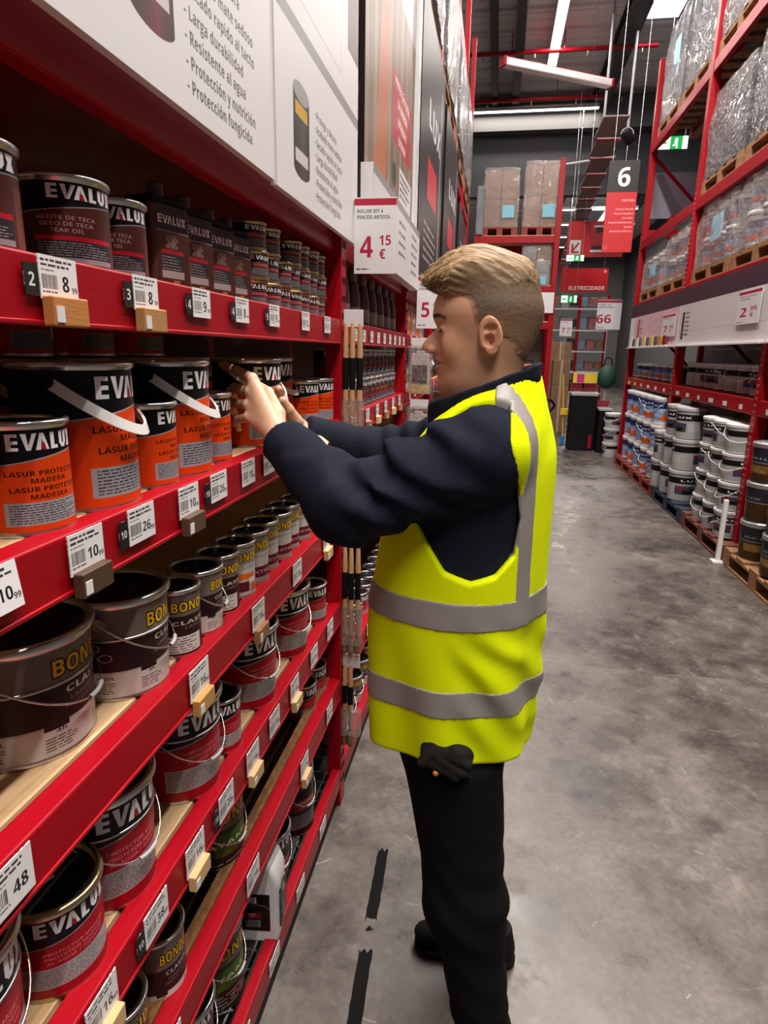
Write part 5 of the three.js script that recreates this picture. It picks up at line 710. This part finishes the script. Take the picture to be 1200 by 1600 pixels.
// ---- head
const pf = smoothCurve([[1.51, -.096], [1.522, -.106], [1.531, -.1105], [1.541, -.1135], [1.552, -.1125], [1.56, -.1115], [1.567, -.1155], [1.5745, -.116], [1.579, -.1105], [1.5845, -.119], [1.591, -.1205], [1.597, -.1225], [1.603, -.1385], [1.61, -.145], [1.618, -.142], [1.632, -.1305], [1.644, -.118], [1.651, -.1155], [1.66, -.1195], [1.669, -.122], [1.69, -.1215], [1.71, -.1165], [1.73, -.103], [1.75, -.077], [1.762, -.045], [1.768, -.02]]);
const ff = smoothCurve([[1.51, -.082], [1.528, -.096], [1.545, -.103], [1.57, -.106], [1.6, -.1085], [1.625, -.109], [1.645, -.1065], [1.66, -.112], [1.669, -.1185], [1.69, -.1205], [1.71, -.1165], [1.73, -.103], [1.75, -.077], [1.762, -.045], [1.768, -.02]]);
const bkw = smoothCurve([[1.51, .02, .042, -.05], [1.528, .03, .049, -.045], [1.545, .04, .0545, -.04], [1.57, .05, .0595, -.03], [1.6, .058, .065, -.015], [1.625, .068, .0695, -.005], [1.65, .0755, .0735, 0], [1.68, .079, .0765, 0], [1.705, .0745, .076, 0], [1.73, .06, .0675, -.005], [1.75, .038, .049, -.012], [1.762, .01, .026, -.018], [1.768, -.012, .008, -.02]]);
const sig = curve([[1.51, .03], [1.55, .022], [1.575, .023], [1.592, .017], [1.603, .0155], [1.612, .014], [1.63, .0095], [1.65, .012], [1.67, .035], [1.7, .05]]);
function headBase(x, y, z) {
  const zz = z - PZ, yy = Math.min(1.7675, Math.max(1.511, y)), [bk, hw, xw] = bkw(yy), s = sig(yy)[0], f0 = ff(yy)[0], fr = f0 + (pf(yy)[0] - f0) * Math.exp(-(zz / s) * (zz / s));
  const ax = x < xw ? (x - xw) / (fr - xw) : (x - xw) / (bk - xw), az = Math.abs(zz) / hw, n = x < xw ? 2.35 : 2.2; const k = Math.pow(Math.pow(Math.abs(ax), n) + Math.pow(az, n), 1 / n);
  let d = (k - 1) * Math.min(.07, hw, Math.abs(fr - xw)); if (y > 1.7675) d = Math.max(d, 0) * .5 + (y - 1.7675); if (y < 1.511) d = Math.max(d, 1.511 - y); return d;
}
const headMin = (x, y, z) => { const d = ellipsoid([x, y, z], [-.022, 1.676, PZ], [.1, .0915, .0765]); if (y > 1.725) return d; const b = smin(headBase(x, y, z), d, .008); return mix(b, d, sm(1.665, 1.725, y)); };
function earField(x, y, z, s) { // s = +1 the ear toward the aisle side we see
  const q = (z - PZ) * s, ex = x + .012, ey = y - 1.629; const c = Math.cos(-.16), sn = Math.sin(-.16), a = ex * c - ey * sn, b = ex * sn + ey * c, k = q - .073 - (a + .018) * .28;
  const out = Math.hypot(a / .0185, b / .031) * (1 + .12 * sm(0, -.03, b)); let d = Math.max((out - 1) * .018, Math.abs(k) - .0045); d -= .002;
  const hel = Math.hypot((Math.hypot(a / .0165, b / .0285) - 1) * .0165, k - .004) - .0034; if (b > -.018) d = smin(d, hel, .004);
  const con = Math.hypot((a + .003) / .0088, (b + .006) / .012, (k - .005) / .0105) - 1; d = smax(d, -con * .008, .0025); const fos = Math.hypot((a - .001) / .011, (b - .014) / .0075, (k - .006) / .006) - 1; d = smax(d, -fos * .006, .0025);
  const lobe = Math.hypot((a + .003) / .0105, (b + .026) / .009, k / .0055) - 1; return smin(d, lobe * .0055, .003);
}
function headField(x, y, z) {
  let d = headMin(x, y, z); const p = [x, y, z];
  for (const s of [-1, 1]) { d = smax(d, -ellipsoid(p, [-.119, 1.6465, PZ + s * .031], [.012, .008, .017]), .012); d = smin(d, ellipsoid(p, [-.0985, 1.644, PZ + s * .0305], [.0105, .0092, .0145]), .004); d = smin(d, ellipsoid(p, [-.124, 1.605, PZ + s * .0105], [.0095, .0075, .0075]), .005); d = smin(d, earField(x, y, z, s), .005); d = smin(d, ellipsoid(p, [-.082, 1.612, PZ + s * .044], [.015, .02, .011]), .02); }
  d = smax(d, -ellipsoid(p, [-.112, 1.579, PZ], [.012, .0012, .024]), .003);
  return smin(d, capsule(p, [-.012, 1.57, PZ], [.018, 1.43, PZ], .052, .06), .018);
}
const skinTone = (x, y, z) => { const zz = z - PZ, b = noise3(x * 90, y * 90, z * 90) * .03 + noise3(x * 28, y * 28, z * 28) * .05; let r = .64, g = .355, bb = .22; const red = Math.exp(-((x + .09) ** 2 + (y - 1.607) ** 2) / .0008) * .5 + Math.exp(-((x + .138) ** 2 + (y - 1.61) ** 2) / .0002) * .6 + (Math.abs(zz) > .07 && Math.abs(y - 1.63) < .04 ? .4 : 0); g -= .075 * red; bb -= .05 * red; const lip = y > 1.564 && y < 1.592 && x < -.104 && Math.abs(zz) < .024 ? .5 : 0; g -= .07 * lip; bb -= .03 * lip; const k = 1 + b; return [r * k, g * k, bb * k]; };
// ---- hands
const cap3 = (p, pts, rad, k) => { let d = 1e9; for (let i = 0; i < pts.length - 1; i++) { const e = capsule(p, pts[i], pts[i + 1], rad[i], rad[i + 1]); d = i ? smin(d, e, k) : e; } return d; };
const hand = { w: J.wrL, mcp: [[-.472, 1.543, -1.21], [-.474, 1.518, -1.205], [-.477, 1.493, -1.2], [-.474, 1.47, -1.192]],
  f: [[[-.513, 1.556, -1.238], [-.536, 1.562, -1.252], [-.553, 1.566, -1.262]], [[-.519, 1.523, -1.235], [-.54, 1.513, -1.26], [-.538, 1.5, -1.276]], [[-.518, 1.492, -1.23], [-.537, 1.48, -1.254], [-.534, 1.468, -1.268]], [[-.505, 1.462, -1.215], [-.521, 1.453, -1.232], [-.52, 1.444, -1.246]]], th: [[-.415, 1.478, -1.195], [-.452, 1.515, -1.243], [-.484, 1.528, -1.268]] };
function handField(h, side) { return (x, y, z) => { const p = [x, y, z]; let d = 1e9; const W = h.w; 
  h.mcp.forEach((m, i) => { const e = capsule(p, [W[0] + (m[0] - W[0]) * .15, W[1] + (m[1] - W[1]) * .15, W[2] + (m[2] - W[2]) * .15], m, .0175, .0118 - i * .0006); d = i ? smin(d, e, .012) : e; });
  h.mcp.forEach((m, i) => { const r = [.0098, .0101, .0095, .0084][i]; d = smin(d, cap3(p, [m, ...h.f[i]], [r + .0012, r, r - .0008, r - .002], .003), .0035); d = smin(d, Math.hypot(x - m[0], y - m[1], z - m[2] - .002) - r * 1.12, .004); });
  d = smin(d, cap3(p, [[W[0] - .012, W[1] + .012, W[2] - .012], ...h.th], [.017, .0145, .0115, .0092], .004), .007);
  return smin(d, capsule(p, [W[0] + .05, W[1] - .03, W[2] + .033], W, .026, .0225), .014); }; }
const handR = { w: [-.404, 1.42, -1.33], mcp: [[-.449, 1.478, -1.34], [-.455, 1.468, -1.358], [-.455, 1.456, -1.374], [-.45, 1.444, -1.386]],
  f: [[[-.452, 1.503, -1.318], [-.449, 1.516, -1.302], [-.444, 1.52, -1.288]], [[-.468, 1.496, -1.34], [-.468, 1.508, -1.32], [-.462, 1.51, -1.304]], [[-.474, 1.478, -1.362], [-.478, 1.488, -1.342], [-.472, 1.49, -1.326]], [[-.47, 1.46, -1.38], [-.475, 1.466, -1.362], [-.47, 1.468, -1.348]]], th: [[-.415, 1.452, -1.308], [-.424, 1.478, -1.288], [-.432, 1.497, -1.276]] };
const fL = handField(hand), fR = handField(handR);
{
  const head = surfaceNets(headField, [-.16, 1.44, PZ - .105], [.1, 1.785, PZ + .105], .0028, skinTone);
  const handTone = (x, y, z) => { const b = 1 + noise3(x * 80, y * 80, z * 80) * .05, k = Math.min(...hand.mcp.map(m => Math.hypot(x - m[0], y - m[1], z - m[2]))), q = Math.exp(-k * k / .00012) * .035; return [.63 * b, (.375 - q) * b, (.245 - q) * b]; };
  const hl = surfaceNets(fL, [-.575, 1.37, -1.30], [-.33, 1.59, -1.08], .0028, handTone), hr = surfaceNets(fR, [-.5, 1.37, -1.41], [-.34, 1.54, -1.26], .003, handTone);
  // the body under the clothes joins head and hands
  const bp = curve([[.78, -.04, .1, .14], [1.1, -.035, .1, .145], [1.35, -.015, .1, .16], [1.45, .01, .06, .1], [1.5, .015, .04, .05]]), tr = trunk(bp);
  const bodyField = (x, y, z) => { const p = [x, y, z]; let d = y > 1.0 && y < 1.5 ? tr(x, y, z) : 1; d = Math.min(d, cap3(p, [J.shL, J.elL, J.wrL], [.045, .038, .026], .01), cap3(p, [J.shR, J.elR, J.wrR], [.045, .038, .026], .01)); d = Math.min(d, cap3(p, [J.hipL, J.knL, J.anL], [.075, .05, .035], .01), cap3(p, [J.hipR, J.knR, J.anR], [.075, .05, .035], .01), capsule(p, [.015, 1.42, PZ], [0, 1.55, PZ], .055, .05)); d = Math.min(d, capsule(p, [.06, .06, -1.105], [-.06, .045, -1.105], .024, .02), capsule(p, [.075, .06, -1.41], [-.05, .045, -1.41], .024, .02)); return Math.max(smax(d, .75 - y > 0 && tr ? -1 : -1, .001), y - 1.53); };
  const body = surfaceNets(bodyField, [-.45, .0, -1.56], [.2, 1.56, -.98], .013, () => [.5, .28, .19]);
  const all = mergeGeometries([head, hl, hr, body].map(g => { const q = g.toNonIndexed(); return q; }));
  part('body', local(all), mat(0xffffff, .48, { vertexColors: true }), person);
  // lashes, brow, nails
  const bodyPart = person.children[0]; const dark = mat(RGB(.03, .018, .012), .8);
  for (const s of [-1, 1]) { part('eyelash', local(tube([[.02, 1.6402], [.026, 1.6385], [.032, 1.638], [.038, 1.639], [.044, 1.6415]].map(([q, yy]) => { let x = -.14; while (headField(x, yy, PZ + s * q) > 0 && x < -.05) x += .0005; const e = .001, gx = headField(x + e, yy, PZ + s * q) - headField(x - e, yy, PZ + s * q), gz = headField(x, yy, PZ + s * q + e) - headField(x, yy, PZ + s * q - e), gl = Math.hypot(gx, gz) || 1; return [x + gx / gl * .0011, yy, PZ + s * q + gz / gl * .0011]; }), .0015, 16, 5)), dark, bodyPart);
    const bl = []; for (let i = 0; i < 150; i++) { const t = rnd(), zz = s * mix(.012, .05, t), yy = mix(1.6665, 1.6675, Math.sin(t * 3.1)) + rr(-.003, .003) - (t > .75 ? (t - .75) * .02 : 0); let x = -.135; while (headField(x, yy, PZ + zz) > 0 && x < -.05) x += .0006; bl.push(bar([x + .0004, yy - .0006, PZ + zz], [x - .0004 + .0035 * t, yy + .0008, PZ + zz + s * .006], .0006, 4, .0002)); } part('eyebrow', local(merge(bl)), mat(RGB(.15, .085, .05), .8), bodyPart); }
  const nail = new THREE.SphereGeometry(1, 12, 8).scale(.0058, .0012, .0075); hand.f.forEach(f => { const a = V(...f[1]), b = V(...f[2]), d = b.clone().sub(a).normalize(), up = V(.1, .1, 1).addScaledVector(d, -d.dot(V(.1, .1, 1))).normalize(), m = new THREE.Matrix4().makeBasis(up.clone().cross(d).normalize(), up, d); const g = nail.clone().applyMatrix4(m); const o = b.clone().addScaledVector(up, .0072).addScaledVector(d, .002); g.translate(o.x, o.y, o.z); part('fingernail', local(g), mat(RGB(.62, .38, .3), .3), bodyPart); });
}
// ---- hair: clipped sides fading out, longer fair top combed forward
{
  const lineX = curve([[1.57, .05], [1.592, .03], [1.615, .016], [1.628, .006], [1.634, -.046], [1.655, -.056], [1.685, -.062], [1.7, -.075], [1.706, -.105], [1.712, -.13], [1.73, -.2]]);
  const cover = (x, y, z) => sm(-.02, .03, x - lineX(y)[0] + noise3(x * 120, y * 120, z * 120) * .004) * sm(1.56, 1.6, y);
  const topness = (x, y, z) => { const q = Math.abs(z - PZ); return sm(1.685, 1.76, y - (x > .02 ? (x - .02) * .25 : 0) - Math.max(0, q - .045) * .3 + (x < -.06 ? .022 * sm(-.06, -.1, x) : 0)); };
  const thick = (x, y, z) => { const c = cover(x, y, z), t = topness(x, y, z); const len = .0022 + t * (.014 + .012 * sm(.02, -.08, x)) * (x < -.09 ? mix(1, sm(1.69, 1.74, y), sm(-.09, -.11, x)) : 1); const st = (noise3(x * 22 + 5, (y + x * .35) * 60, z * 130) * .0022 + noise3(x * 40, (y + x * .35) * 150, z * 300) * .0016) * sm(0, .5, t) + noise3(x * 300, y * 300, z * 300) * .0003; return -.005 + c * (.005 + len) + st; };
  const hf = (x, y, z) => headMin(x, y, z) - thick(x, y, z);
  const tone = (x, y, z) => { const c0 = cover(x, y, z), sk = skinTone(x, y, z), t = topness(x, y, z), n = noise3(x * 24, (y + x * .35) * 90, z * 200) * .6 + noise3(x * 50 + 3, (y + x * .35) * 220, z * 420) * .6, g = noise3(x * 420, y * 420, z * 420); const k = 1 + .42 * n; const s = 1 + .3 * g; const m = 1 - sm(1.6, 1.69, y); const q = sm(.66, 1, c0) * (1 - .45 * m), H = [mix(.125 * s, .27 * k, t), mix(.082 * s, .172 * k, t), mix(.05 * s, .08 * k, t)]; return H.map((v, i) => mix(sk[i], v, q)); };
  const g = surfaceNets(hf, [-.155, 1.56, PZ - .1], [.105, 1.815, PZ + .1], .0025, tone);
  const strands = [], P = g.attributes.position, N = g.attributes.normal; const mk = (rx, col) => 0;
  const cone = (a, d, bend, l, r) => { const p1 = a.clone().addScaledVector(d, l * .5), p2 = a.clone().addScaledVector(d, l).addScaledVector(bend, l * .35); return new THREE.TubeGeometry(new THREE.QuadraticBezierCurve3(a, p1, p2), 3, r, 3, false); };
  let cnt = 0; for (let i = 0; i < P.count && cnt < 2600; i += 1) { const x = P.getX(i), y = P.getY(i), z = P.getZ(i); if (topness(x, y, z) < .35 || x > -.085 || rnd() > .5) continue; const n = V(N.getX(i), N.getY(i), N.getZ(i)); const d0 = V(-.9, 0, (z - PZ) * 3 + rr(-.3, .3)), d = d0.addScaledVector(n, -d0.dot(n)).normalize().addScaledVector(n, .16).normalize(); strands.push(cone(V(x, y, z).addScaledVector(n, -.002), d, V(-.2, -1, 0), rr(.009, .016), .0005)); cnt++; }
  part('hair', local(g), mat(0xffffff, .62, { vertexColors: true }), person);
  part('hair_strands', local(merge(strands)), mat(RGB(.34, .225, .11), .55), person).userData.kind = 'stuff';
}
// ---- navy fleece jacket
const jp = smoothCurve([[.74, -.046, .15, .172], [.95, -.048, .15, .176], [1.15, -.042, .145, .182], [1.3, -.03, .138, .186], [1.4, -.016, .125, .18], [1.455, -.002, .1, .15], [1.5, .006, .082, .1], [1.54, .01, .065, .07]]), jt = trunk(jp);
const shoulders = (x, y, z) => Math.min(capsule([x, y, z], [.005, 1.455, PZ + .05], [-.016, 1.432, PZ + .15], .06, .066), capsule([x, y, z], [.012, 1.455, PZ - .05], [.006, 1.432, PZ - .15], .06, .066));
const trunkAll = (x, y, z) => smin(Math.max(jt(x, y, z), y - 1.53), shoulders(x, y, z), .04);
function sleeves(x, y, z) {
  const p = [x, y, z]; let a = cap3(p, [J.shL, J.elL], [.079, .069], .02), b = capsule(p, J.elL, [-.385, 1.428, -1.145], .068, .047); let d = smin(a, b, .035);
  // folds: rings round the elbow and long creases toward the armpit
  const e = Math.hypot(x - J.elL[0] - .03, y - J.elL[1] - .05, z - J.elL[2]); d -= .009 * Math.sin(e * 80 + 1) * Math.exp(-e * e / .012);
  const t = (x + .24) / .22; if (t > -.2 && t < 1.3) d -= .0075 * Math.sin((y - 1.34 + x * .55) * 85 + noise3(x * 12, y * 12, z * 12) * 2.2) * sm(-.2, .3, t) * sm(1.3, .7, t);
  d -= .003 * noise3(x * 34, y * 34, z * 34);
  let r = smin(capsule(p, J.shR, J.elR, .072, .06), capsule(p, J.elR, [-.398, 1.419, -1.335], .058, .044), .03); r -= .004 * Math.sin(x * 130 + y * 40) * sm(-.38, -.2, x);
  return Math.min(d, r);
}
{
  const field = (x, y, z) => { if (y < .95) return .97 - y; let d = smin(trunkAll(x, y, z), sleeves(x, y, z), .03); d = Math.max(d, .97 - y); // cuffs are cut square to the forearm
    const c1 = (x - J.wrL[0]) * .75 + (y - J.wrL[1]) * -.47 + (z - J.wrL[2]) * .47; if (z > -1.26 && x < -.28) d = smax(d, -(c1 + .004), .006); const c2 = (x + .404) * .8 - (y - 1.42) * .35 - (z + 1.33) * .48; if (z <= -1.26 && x < -.28) d = smax(d, -(c2 + .002), .006); return d; };
  const tone = (x, y, z) => { const n = 1 + .16 * noise3(x * 300, y * 300, z * 300); return [.0115 * n, .014 * n, .0265 * n]; };
  const g = surfaceNets(field, [-.46, .79, -1.56], [.17, 1.56, -.94], .0075, tone);
  const jk = part('jacket', local(g), phys(0xffffff, .88, { vertexColors: true, bumpMap: fleeceTex, bumpScale: .0012, specularIntensity: .2, sheen: .12, sheenColor: RGB(.12, .14, .2), sheenRoughness: .6 }), person);
  const cf = (x, y, z) => { const rx = (x + .022) / .098, rz = (z - PZ) / .088, k = (Math.hypot(rx, rz) - 1) * .09 + (1.5 - y) * .04; let d = Math.abs(k) - .0075; d = smax(d, y - (1.507 + (x + .12) * .39), .006); d = Math.max(d, 1.455 - y); return d - .0012 * noise3(x * 50, y * 50, z * 50); };
  part('collar', local(surfaceNets(cf, [-.145, 1.44, PZ - .12], [.1, 1.62, PZ + .12], .0035, tone)), jk.material, jk);
  const zip = []; for (let i = 0; i < 16; i++) zip.push(box(.004, .003, .006, -.126 + i * .0004, 1.462 + i * .0045, PZ)); part('zip', local(merge(zip)), M.steel, jk);
  const pp = local(tube([[.036, 1.405, -1.1], [.05, 1.4, -1.095]], .003, 4, 6)); part('shoulder_snap', pp, M.greyPlastic, jk);
}
// ---- high-visibility vest
{
  const vp = smoothCurve([[.74, -.049, .166, .184], [.9, -.05, .17, .19], [1.06, -.05, .172, .194], [1.2, -.042, .163, .196], [1.3, -.032, .153, .197], [1.4, -.017, .136, .19], [1.455, -.003, .112, .16], [1.5, .006, .094, .112], [1.56, .01, .076, .08]]), vt = trunk(vp, 2.4);
  const poly = [[-.135, 1.429], [-.13, 1.62], [.03, 1.62], [.03, 1.456], [.05, 1.379], [.06, 1.312], [.052, 1.245], [.02, 1.21], [-.022, 1.2], [-.069, 1.217], [-.102, 1.265], [-.142, 1.334]];
  const polyD = (x, y) => { let d = 1e9, s = 1; for (let i = 0, j = poly.length - 1; i < poly.length; j = i++) { const ex = poly[j][0] - poly[i][0], ey = poly[j][1] - poly[i][1], wx = x - poly[i][0], wy = y - poly[i][1], t = Math.min(1, Math.max(0, (wx * ex + wy * ey) / (ex * ex + ey * ey))), bx = wx - ex * t, by = wy - ey * t; d = Math.min(d, bx * bx + by * by); const c1 = y >= poly[i][1], c2 = y < poly[j][1], c3 = ex * wy > ey * wx; if ((c1 && c2 && c3) || (!c1 && !c2 && !c3)) s = -s; } return s * Math.sqrt(d); };
  const lift = (y, z) => .055 * Math.min(1, Math.max(0, (1.32 - y) / .5)) * Math.min(1, Math.max(0, (z - PZ) / .19));
  const folds = (x, y, z) => { const [u, v] = uv2(x, z, -.045), a = Math.atan2(v, u); return (.0065 * Math.sin(a * 7 + y * 5 + 1.5 * noise3(x * 5, y * 4, z * 5)) + .004 * noise3(x * 13, y * 7, z * 13)) * sm(1.2, .95, y) + .0035 * Math.sin((y * .9 + x * 1.3) * 60 + 2 * noise3(x * 8, y * 8, z * 8)) * sm(.72, .95, y) * sm(1.16, 1.0, y) * sm(.02, .12, x + .1); };
  const surf = (x, y, z) => smin(vt(x, y, z), shoulders(x, y, z) - .015, .035) + folds(x, y, z);
  const hemY = (x, y, z) => y - lift(y, z);
  const shape = (x, y, z) => { const q0 = Math.min(vt(x, y, z), shoulders(x, y, z)); if (q0 > .06 || (q0 < -.05 && y > .82 && y < 1.4)) return q0; let d = surf(x, y, z); d = smax(d, .765 - hemY(x, y, z), .008); const pd = polyD(x, y), za = .06 + .056 * sm(1.4, 1.46, y); if (z > PZ) d = smax(d, -Math.max(pd, (PZ + za) - z), .008); else d = smax(d, -Math.max(pd, z - (PZ - za)), .008);
    const nk = Math.hypot((x + .018) / .1, (z - PZ) / .092) - 1; d = smax(d, -Math.max(nk * .09, 1.475 - y - (x > 0 ? x * .5 : 0)), .008); return d; };
  const fluo = phys(RGB(.80, .97, .002), .8, { bumpMap: weave, bumpScale: .0006, specularIntensity: .2 });
  const g = surfaceNets(shape, [-.27, .74, -1.5], [.17, 1.56, -1.03], .0047); const vest = part('vest', local(g), fluo, person);
  const bands = (f) => (x, y, z) => Math.max(shape(x, y, z) - .0022, f(x, y, z), -(surf(x, y, z) + .02));
  const silver = mat(RGB(.30, .285, .27), .42, { bumpMap: weave, bumpScale: .0003 });
  part('reflective_band', local(surfaceNets(bands((x, y, z) => Math.abs(hemY(x, y, z) - 1.112) - .031), [-.27, 1.03, -1.5], [.17, 1.26, -1.03], .0045)), silver, vest);
  part('reflective_band', local(surfaceNets(bands((x, y, z) => Math.abs(hemY(x, y, z) - .912) - .031), [-.27, .84, -1.5], [.17, 1.07, -1.03], .0045)), silver, vest);
  part('shoulder_band', local(surfaceNets(bands((x, y, z) => { const [u, v] = uv2(x, z, -.03); return Math.max(Math.abs(v - .086) - .0225, 1.1 - y, y > 1.38 ? .002 - x : -1); }), [-.2, 1.08, -1.3], [.17, 1.56, -1.03], .0045)), silver, vest);
}
// ---- trousers and shoes
{
  const f = (x, y, z) => { const p = [x, y, z]; let a = smin(smin(capsule(p, J.hipL, J.knL, .094, .08), capsule(p, [-.075, .84, -1.2], [-.005, .46, -1.15], .088, .07), .03), capsule(p, J.knL, [.07, .075, -1.105], .076, .057), .05), b = smin(capsule(p, J.hipR, J.knR, .094, .08), capsule(p, J.knR, [.065, .085, -1.41], .078, .06), .05); let d = smin(smin(a, b, .02), ellipsoid(p, [-.045, .88, PZ], [.15, .17, .155]), .05);
    const kn = Math.hypot(x - J.knL[0] - .05, y - J.knL[1] + .02, z - J.knL[2]); d -= .0045 * Math.sin((y + x * .7) * 75 + noise3(x * 9, y * 9, z * 9) * 2) * Math.exp(-kn * kn / .022); const an = Math.abs(y - .14); d -= .004 * Math.sin(y * 110 + x * 30) * Math.exp(-an * an / .006); d -= .003 * noise3(x * 16, y * 9, z * 16); if (y > .7) d = smax(d, jt(x, Math.max(y, .74), z) - Math.max(0, .8 - y) * 1.2, .012); return Math.max(d, .055 - y, y - 1.0); };
  const tr = part('trousers', local(surfaceNets(f, [-.2, .03, -1.55], [.18, .95, -1.0], .009)), phys(RGB(.005, .005, .006), .85, { bumpMap: fleeceTex, bumpScale: .0006, specularIntensity: .2 }), person);
  const pk = local(tube([[-.13, .83, -1.115], [-.07, .83, -1.083], [-.0, .8, -1.08]], .003, 20, 5)); part('pocket_edge', pk, M.black, tr);
  const shoe = (cx, cz, turn) => { const g = new THREE.Group(); g.name = 'shoe'; g.position.set(cx, 0, cz - PZ); g.rotation.y = turn; g.scale.setScalar(.85); person.add(g);
    const up = (x, y, z) => { const p = [x, y, z]; let d = smin(capsule(p, [.06, .055, 0], [.05, .115, 0], .041, .042), capsule(p, [.04, .05, 0], [-.15, .042, -.004], .042, .033), .04); d = smin(d, ellipsoid(p, [-.16, .045, -.002], [.06, .032, .045]), .02); d = smax(d, y - .135, .008); return Math.max(d, .02 - y); };
    const u = part('upper', surfaceNets(up, [-.24, .0, -.07], [.13, .16, .07], .0055), phys(RGB(.006, .006, .0065), .65, { bumpMap: weave, bumpScale: .0008, specularIntensity: .3 }), g);
    const so = (x, y, z) => { const q = Math.hypot(Math.max(0, Math.abs(x + .055) - .11), Math.abs(z) * (x < -.05 ? .92 : 1.12)) - .052; return smax(q, Math.abs(y - .014) - .0135, .006); };
    part('sole', surfaceNets(so, [-.24, -.005, -.075], [.13, .04, .075], .0055), phys(RGB(.007, .007, .007), .7, { specularIntensity: .3 }), g);
    for (let i = 0; i < 5; i++) { const x = .0 - i * .022, yy = .112 - i * .0105; part('lace', tube([[x, yy - .012, .032], [x - .004, yy + .002, .012], [x - .008, yy + .003, -.012], [x - .01, yy - .012, -.032]], .0028, 12, 6), mat(RGB(.42, .015, .02), .6), u); } part('trim', tube([[-.09, .035, .047], [-.03, .05, .046], [.03, .04, .045]], .003, 12, 6), mat(RGB(.4, .015, .02), .6), u); };
  shoe(.062, -1.105, -.12); shoe(.056, -1.412, -.05);
}
// ---- gloves tucked into the pocket
{
  const t = thing('work_gloves', 'crumpled dark grey work gloves tucked in the worker\'s hip pocket', 'gloves', [-.05, .8, -1.085]);
  const f = (x, y, z) => { const p = [x, y, z]; let d = ellipsoid(p, [-.02, .045, .0], [.032, .03, .02]); d = smin(d, ellipsoid(p, [.025, .05, .008], [.03, .022, .018]), .008); for (const [a, b] of [[[.0, .05, .005], [.042, .04, .02]], [[-.01, .036, .01], [.034, .02, .022]], [[-.03, .05, .01], [-.046, .03, .016]], [[-.03, .028, .008], [.02, .01, .018]]]) d = smin(d, capsule(p, a, b, .013, .0105), .005); return d - .0015 * noise3(x * 70, y * 70, z * 70); };
  part('glove', surfaceNets(f, [-.085, -.03, -.04], [.085, .1, .055], .004), phys(RGB(.014, .0135, .013), .75, { specularIntensity: .3 }), t); part('orange_toggle', new THREE.SphereGeometry(.006, 14, 10).translate(-.018, .012, .02), mat(RGB(.6, .16, .01), .5), t);
}
renderer.render(scene, camera);
